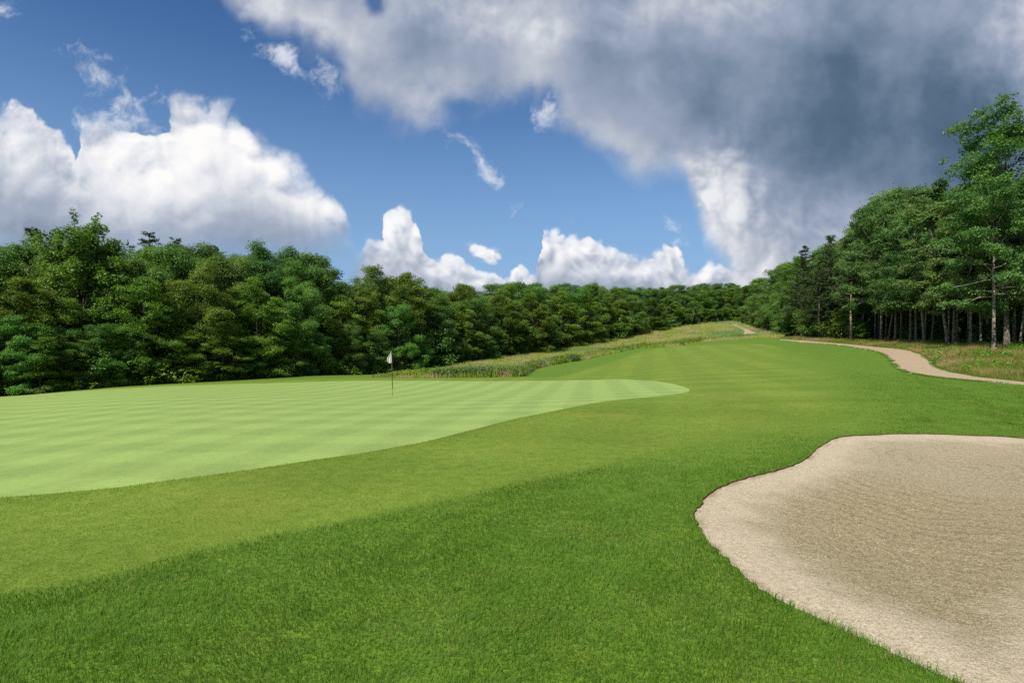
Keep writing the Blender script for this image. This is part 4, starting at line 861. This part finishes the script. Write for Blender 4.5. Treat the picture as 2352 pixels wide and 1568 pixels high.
def weed_bed(name, rs, x, y, h, mat, per, leaf, **props):
    """a bed of leafy herbs: many short stems with leaves, too many to count"""
    C = np.stack([x, y, ground_z(x, y)+h*.55], 1)
    me = leaves_mesh(name, rs, C, h*.55, .95, per, leaf, mat, up=.55)
    return link(name, me, kind='stuff', **props)
def build_beds():
    rs = np.random.RandomState(33)
    wm = leaf_mat('herb leaves', (.13, .25, .020), (.24, .37, .045), (.30, .38, .06), .45); dm = leaf_mat('blue green herb leaves', (.070, .145, .050), (.12, .22, .075), (.14, .23, .075), .4)
    # the leafy fringe of the meadow: a bright belt and a blue-green front
    low = dom_world(np.array(to_domain(MEADOW[:16], 10, True))[:150])
    k = rs.randint(0, len(low), 1500); t = rs.uniform(.8, 7, 1500); px = CX+F*low[k, 0]/low[k, 1]
    y = low[k, 1]+t; x = (px-CX)*low[k, 1]/F+rs.normal(0, .5, 1500); ok = zone_of(x, y) == 3
    weed_bed('meadow_herbs', rs, x[ok], y[ok], rs.uniform(.4, .95, ok.sum())*np.clip((CX+F*x[ok]/y[ok]-820)/160, .3, 1), wm, 34, .16, label='bright green leafy weeds fringing the meadow along the green', category='weeds')
    k = rs.randint(0, len(low), 700); px = CX+F*low[k, 0]/low[k, 1]; y = low[k, 1]+rs.uniform(.3, 1.6, 700); x = low[k, 0]+rs.normal(0, .3, 700); ok = (zone_of(x, y) == 3) & (px > 1000) & (px < 1330)
    weed_bed('reeds', rs, x[ok], y[ok], rs.uniform(.6, 1.05, ok.sum()), dm, 34, .15, label='blue green leafy weeds at the lower front edge of the meadow', category='weeds')
    # herbs at the foot of the left wood
    n = 620; px = rs.uniform(-150, 960, n); Yf = np.interp(px, [f[0] for f in FRONT], [f[1] for f in FRONT])-3.0+rs.normal(0, .8, n); x = (px-CX)*Yf/F; ok = zone_of(x, Yf) == 0
    weed_bed('woodside_herbs', rs, x[ok], Yf[ok], rs.uniform(.35, .85, ok.sum()), wm, 30, .14, label='low leafy weeds along the foot of the left wood', category='weeds')
    # ferns and seedlings on the right bank
    n = 900; px = rs.uniform(1900, 2600, n); Y = rs.uniform(27, 75, n); x = (px-CX)*Y/F; cl = vnoise(x*.25, Y*.25, 12); ok = (zone_of(x, Y) == 2) & (cl > .0)
    weed_bed('woodland_ferns', rs, x[ok], Y[ok], rs.uniform(.25, .6, ok.sum()), wm, 26, .12, label='low green ferns and seedlings on the floor of the right wood', category='ferns')
# ------------------------------------------------------------------ the flagstick
def build_flag():
    px = 902; Y = depth_at(px, 908.5); x, y = spot(px, Y); z = gz(x, y); Hs = 102.0*Y/F
    root = bpy.data.objects.new('golf_flag', None); COL.objects.link(root); root.location = (x, y, z); root.empty_display_size = .2
    root.rotation_euler = (0, R(-1.6), 0)
    root['label'] = 'limp white flag on a thin dark stick standing in the putting green'; root['category'] = 'golf flag'
    def mat(nm, c, rough):
        m_, T = new_mat(nm); co = T.node('ShaderNodeTexCoord').outputs['Object']; finish(T, principled(T, T.mix(T.ss(T.noise(co, 9, 3), .3, .7), tuple(v*.82 for v in c), c), rough, None, .4)); return m_
    W = Wood(); W.tube([(0, 0, -.15), (0, 0, Hs*.17)], [.009, .009], 10); link('lower_pole', W.mesh('lower pole', mat('weathered stick', (.10, .085, .05), .6)), root)
    W = Wood(); W.tube([(0, 0, Hs*.165), (0, 0, Hs*.17), (0, 0, Hs*.58), (0, 0, Hs*.585)], [.011, .017, .015, .010], 12); link('pole', W.mesh('pole', mat('dark stick', (.045, .035, .022), .45)), root)
    W = Wood(); W.tube([(0, 0, Hs*.58), (0, 0, Hs), (0, 0, Hs+.012), (0, 0, Hs+.016)], [.009, .008, .008, .001], 10); link('upper_pole', W.mesh('upper pole', mat('grey stick', (.22, .21, .19), .4)), root)
    # cloth hanging in folds from the tip
    nu, nv = 15, 22; V = []
    for j in range(nv):
        v = j/(nv-1)
        for i in range(nu):
            u = i/(nu-1)
            wdt = .018+.19*min(1, v/.72)**1.15
            drop = .50+.085*math.sin(min(u*2.6, math.pi))-.12*u**1.5
            zz = Hs-.012-drop*v; xx = -.006-u*wdt
            yy = .030*math.sin(u*11+v*1.2)*(.25+.75*v)*min(1, u*5)+.02*u*v
            V.append((xx, yy, zz))
    i, j = np.meshgrid(np.arange(nu-1), np.arange(nv-1)); k = (j*nu+i).ravel()
    m_, T = new_mat('white cloth'); co = T.node('ShaderNodeTexCoord').outputs['Object']; c = T.mix(T.ss(T.noise(co, 60, 2), .3, .7), (.62, .63, .65), (.72, .72, .72))
    finish(T, T.node('ShaderNodeMixShader', {0: .35, 1: principled(T, c, .8, None, .2), 2: T.node('ShaderNodeBsdfTranslucent', {'Color': c}).outputs[0]}).outputs[0])
    f = link('flag', np_mesh('flag', V, [np.stack([k, k+1, k+nu+1, k+nu], 1)], True, [m_]), root)
    sm = f.modifiers.new('thickness', 'SOLIDIFY'); sm.thickness = .003
    # a short fallen log beside the path
    px, py = 2196, 839; Y = depth_at(px, py)+1.2; x, y = spot(px, Y); W = Wood(); rs = np.random.RandomState(3)
    W.tube(limb_path(rs, (-.55, 0, .07), (1, .25, .02), 1.15, 5, 0, .05), [.06, .075, .07, .065, .06, .05], 9); W.tube(limb_path(rs, (.1, .05, .09), (.5, .5, .35), .5, 3, 0, .1), [.03, .025, .02, .012], 6)
    o = link('fallen_log', W.mesh('fallen log', bark_mat('grey dead wood', (.14, .10, .075), (.34, .27, .21), (.25, .20, .16))), None, label='short grey brown log lying in the grass beside the path', category='log'); o.location = (x, y, gz(x, y))
# ------------------------------------------------------------------ put it together
build_world(); build_camera()
M = ground_mats()
build_ground(M)
build_lawn_blades()
build_woods()
label_woods()
build_tall_grass()
build_beds()
build_flag()
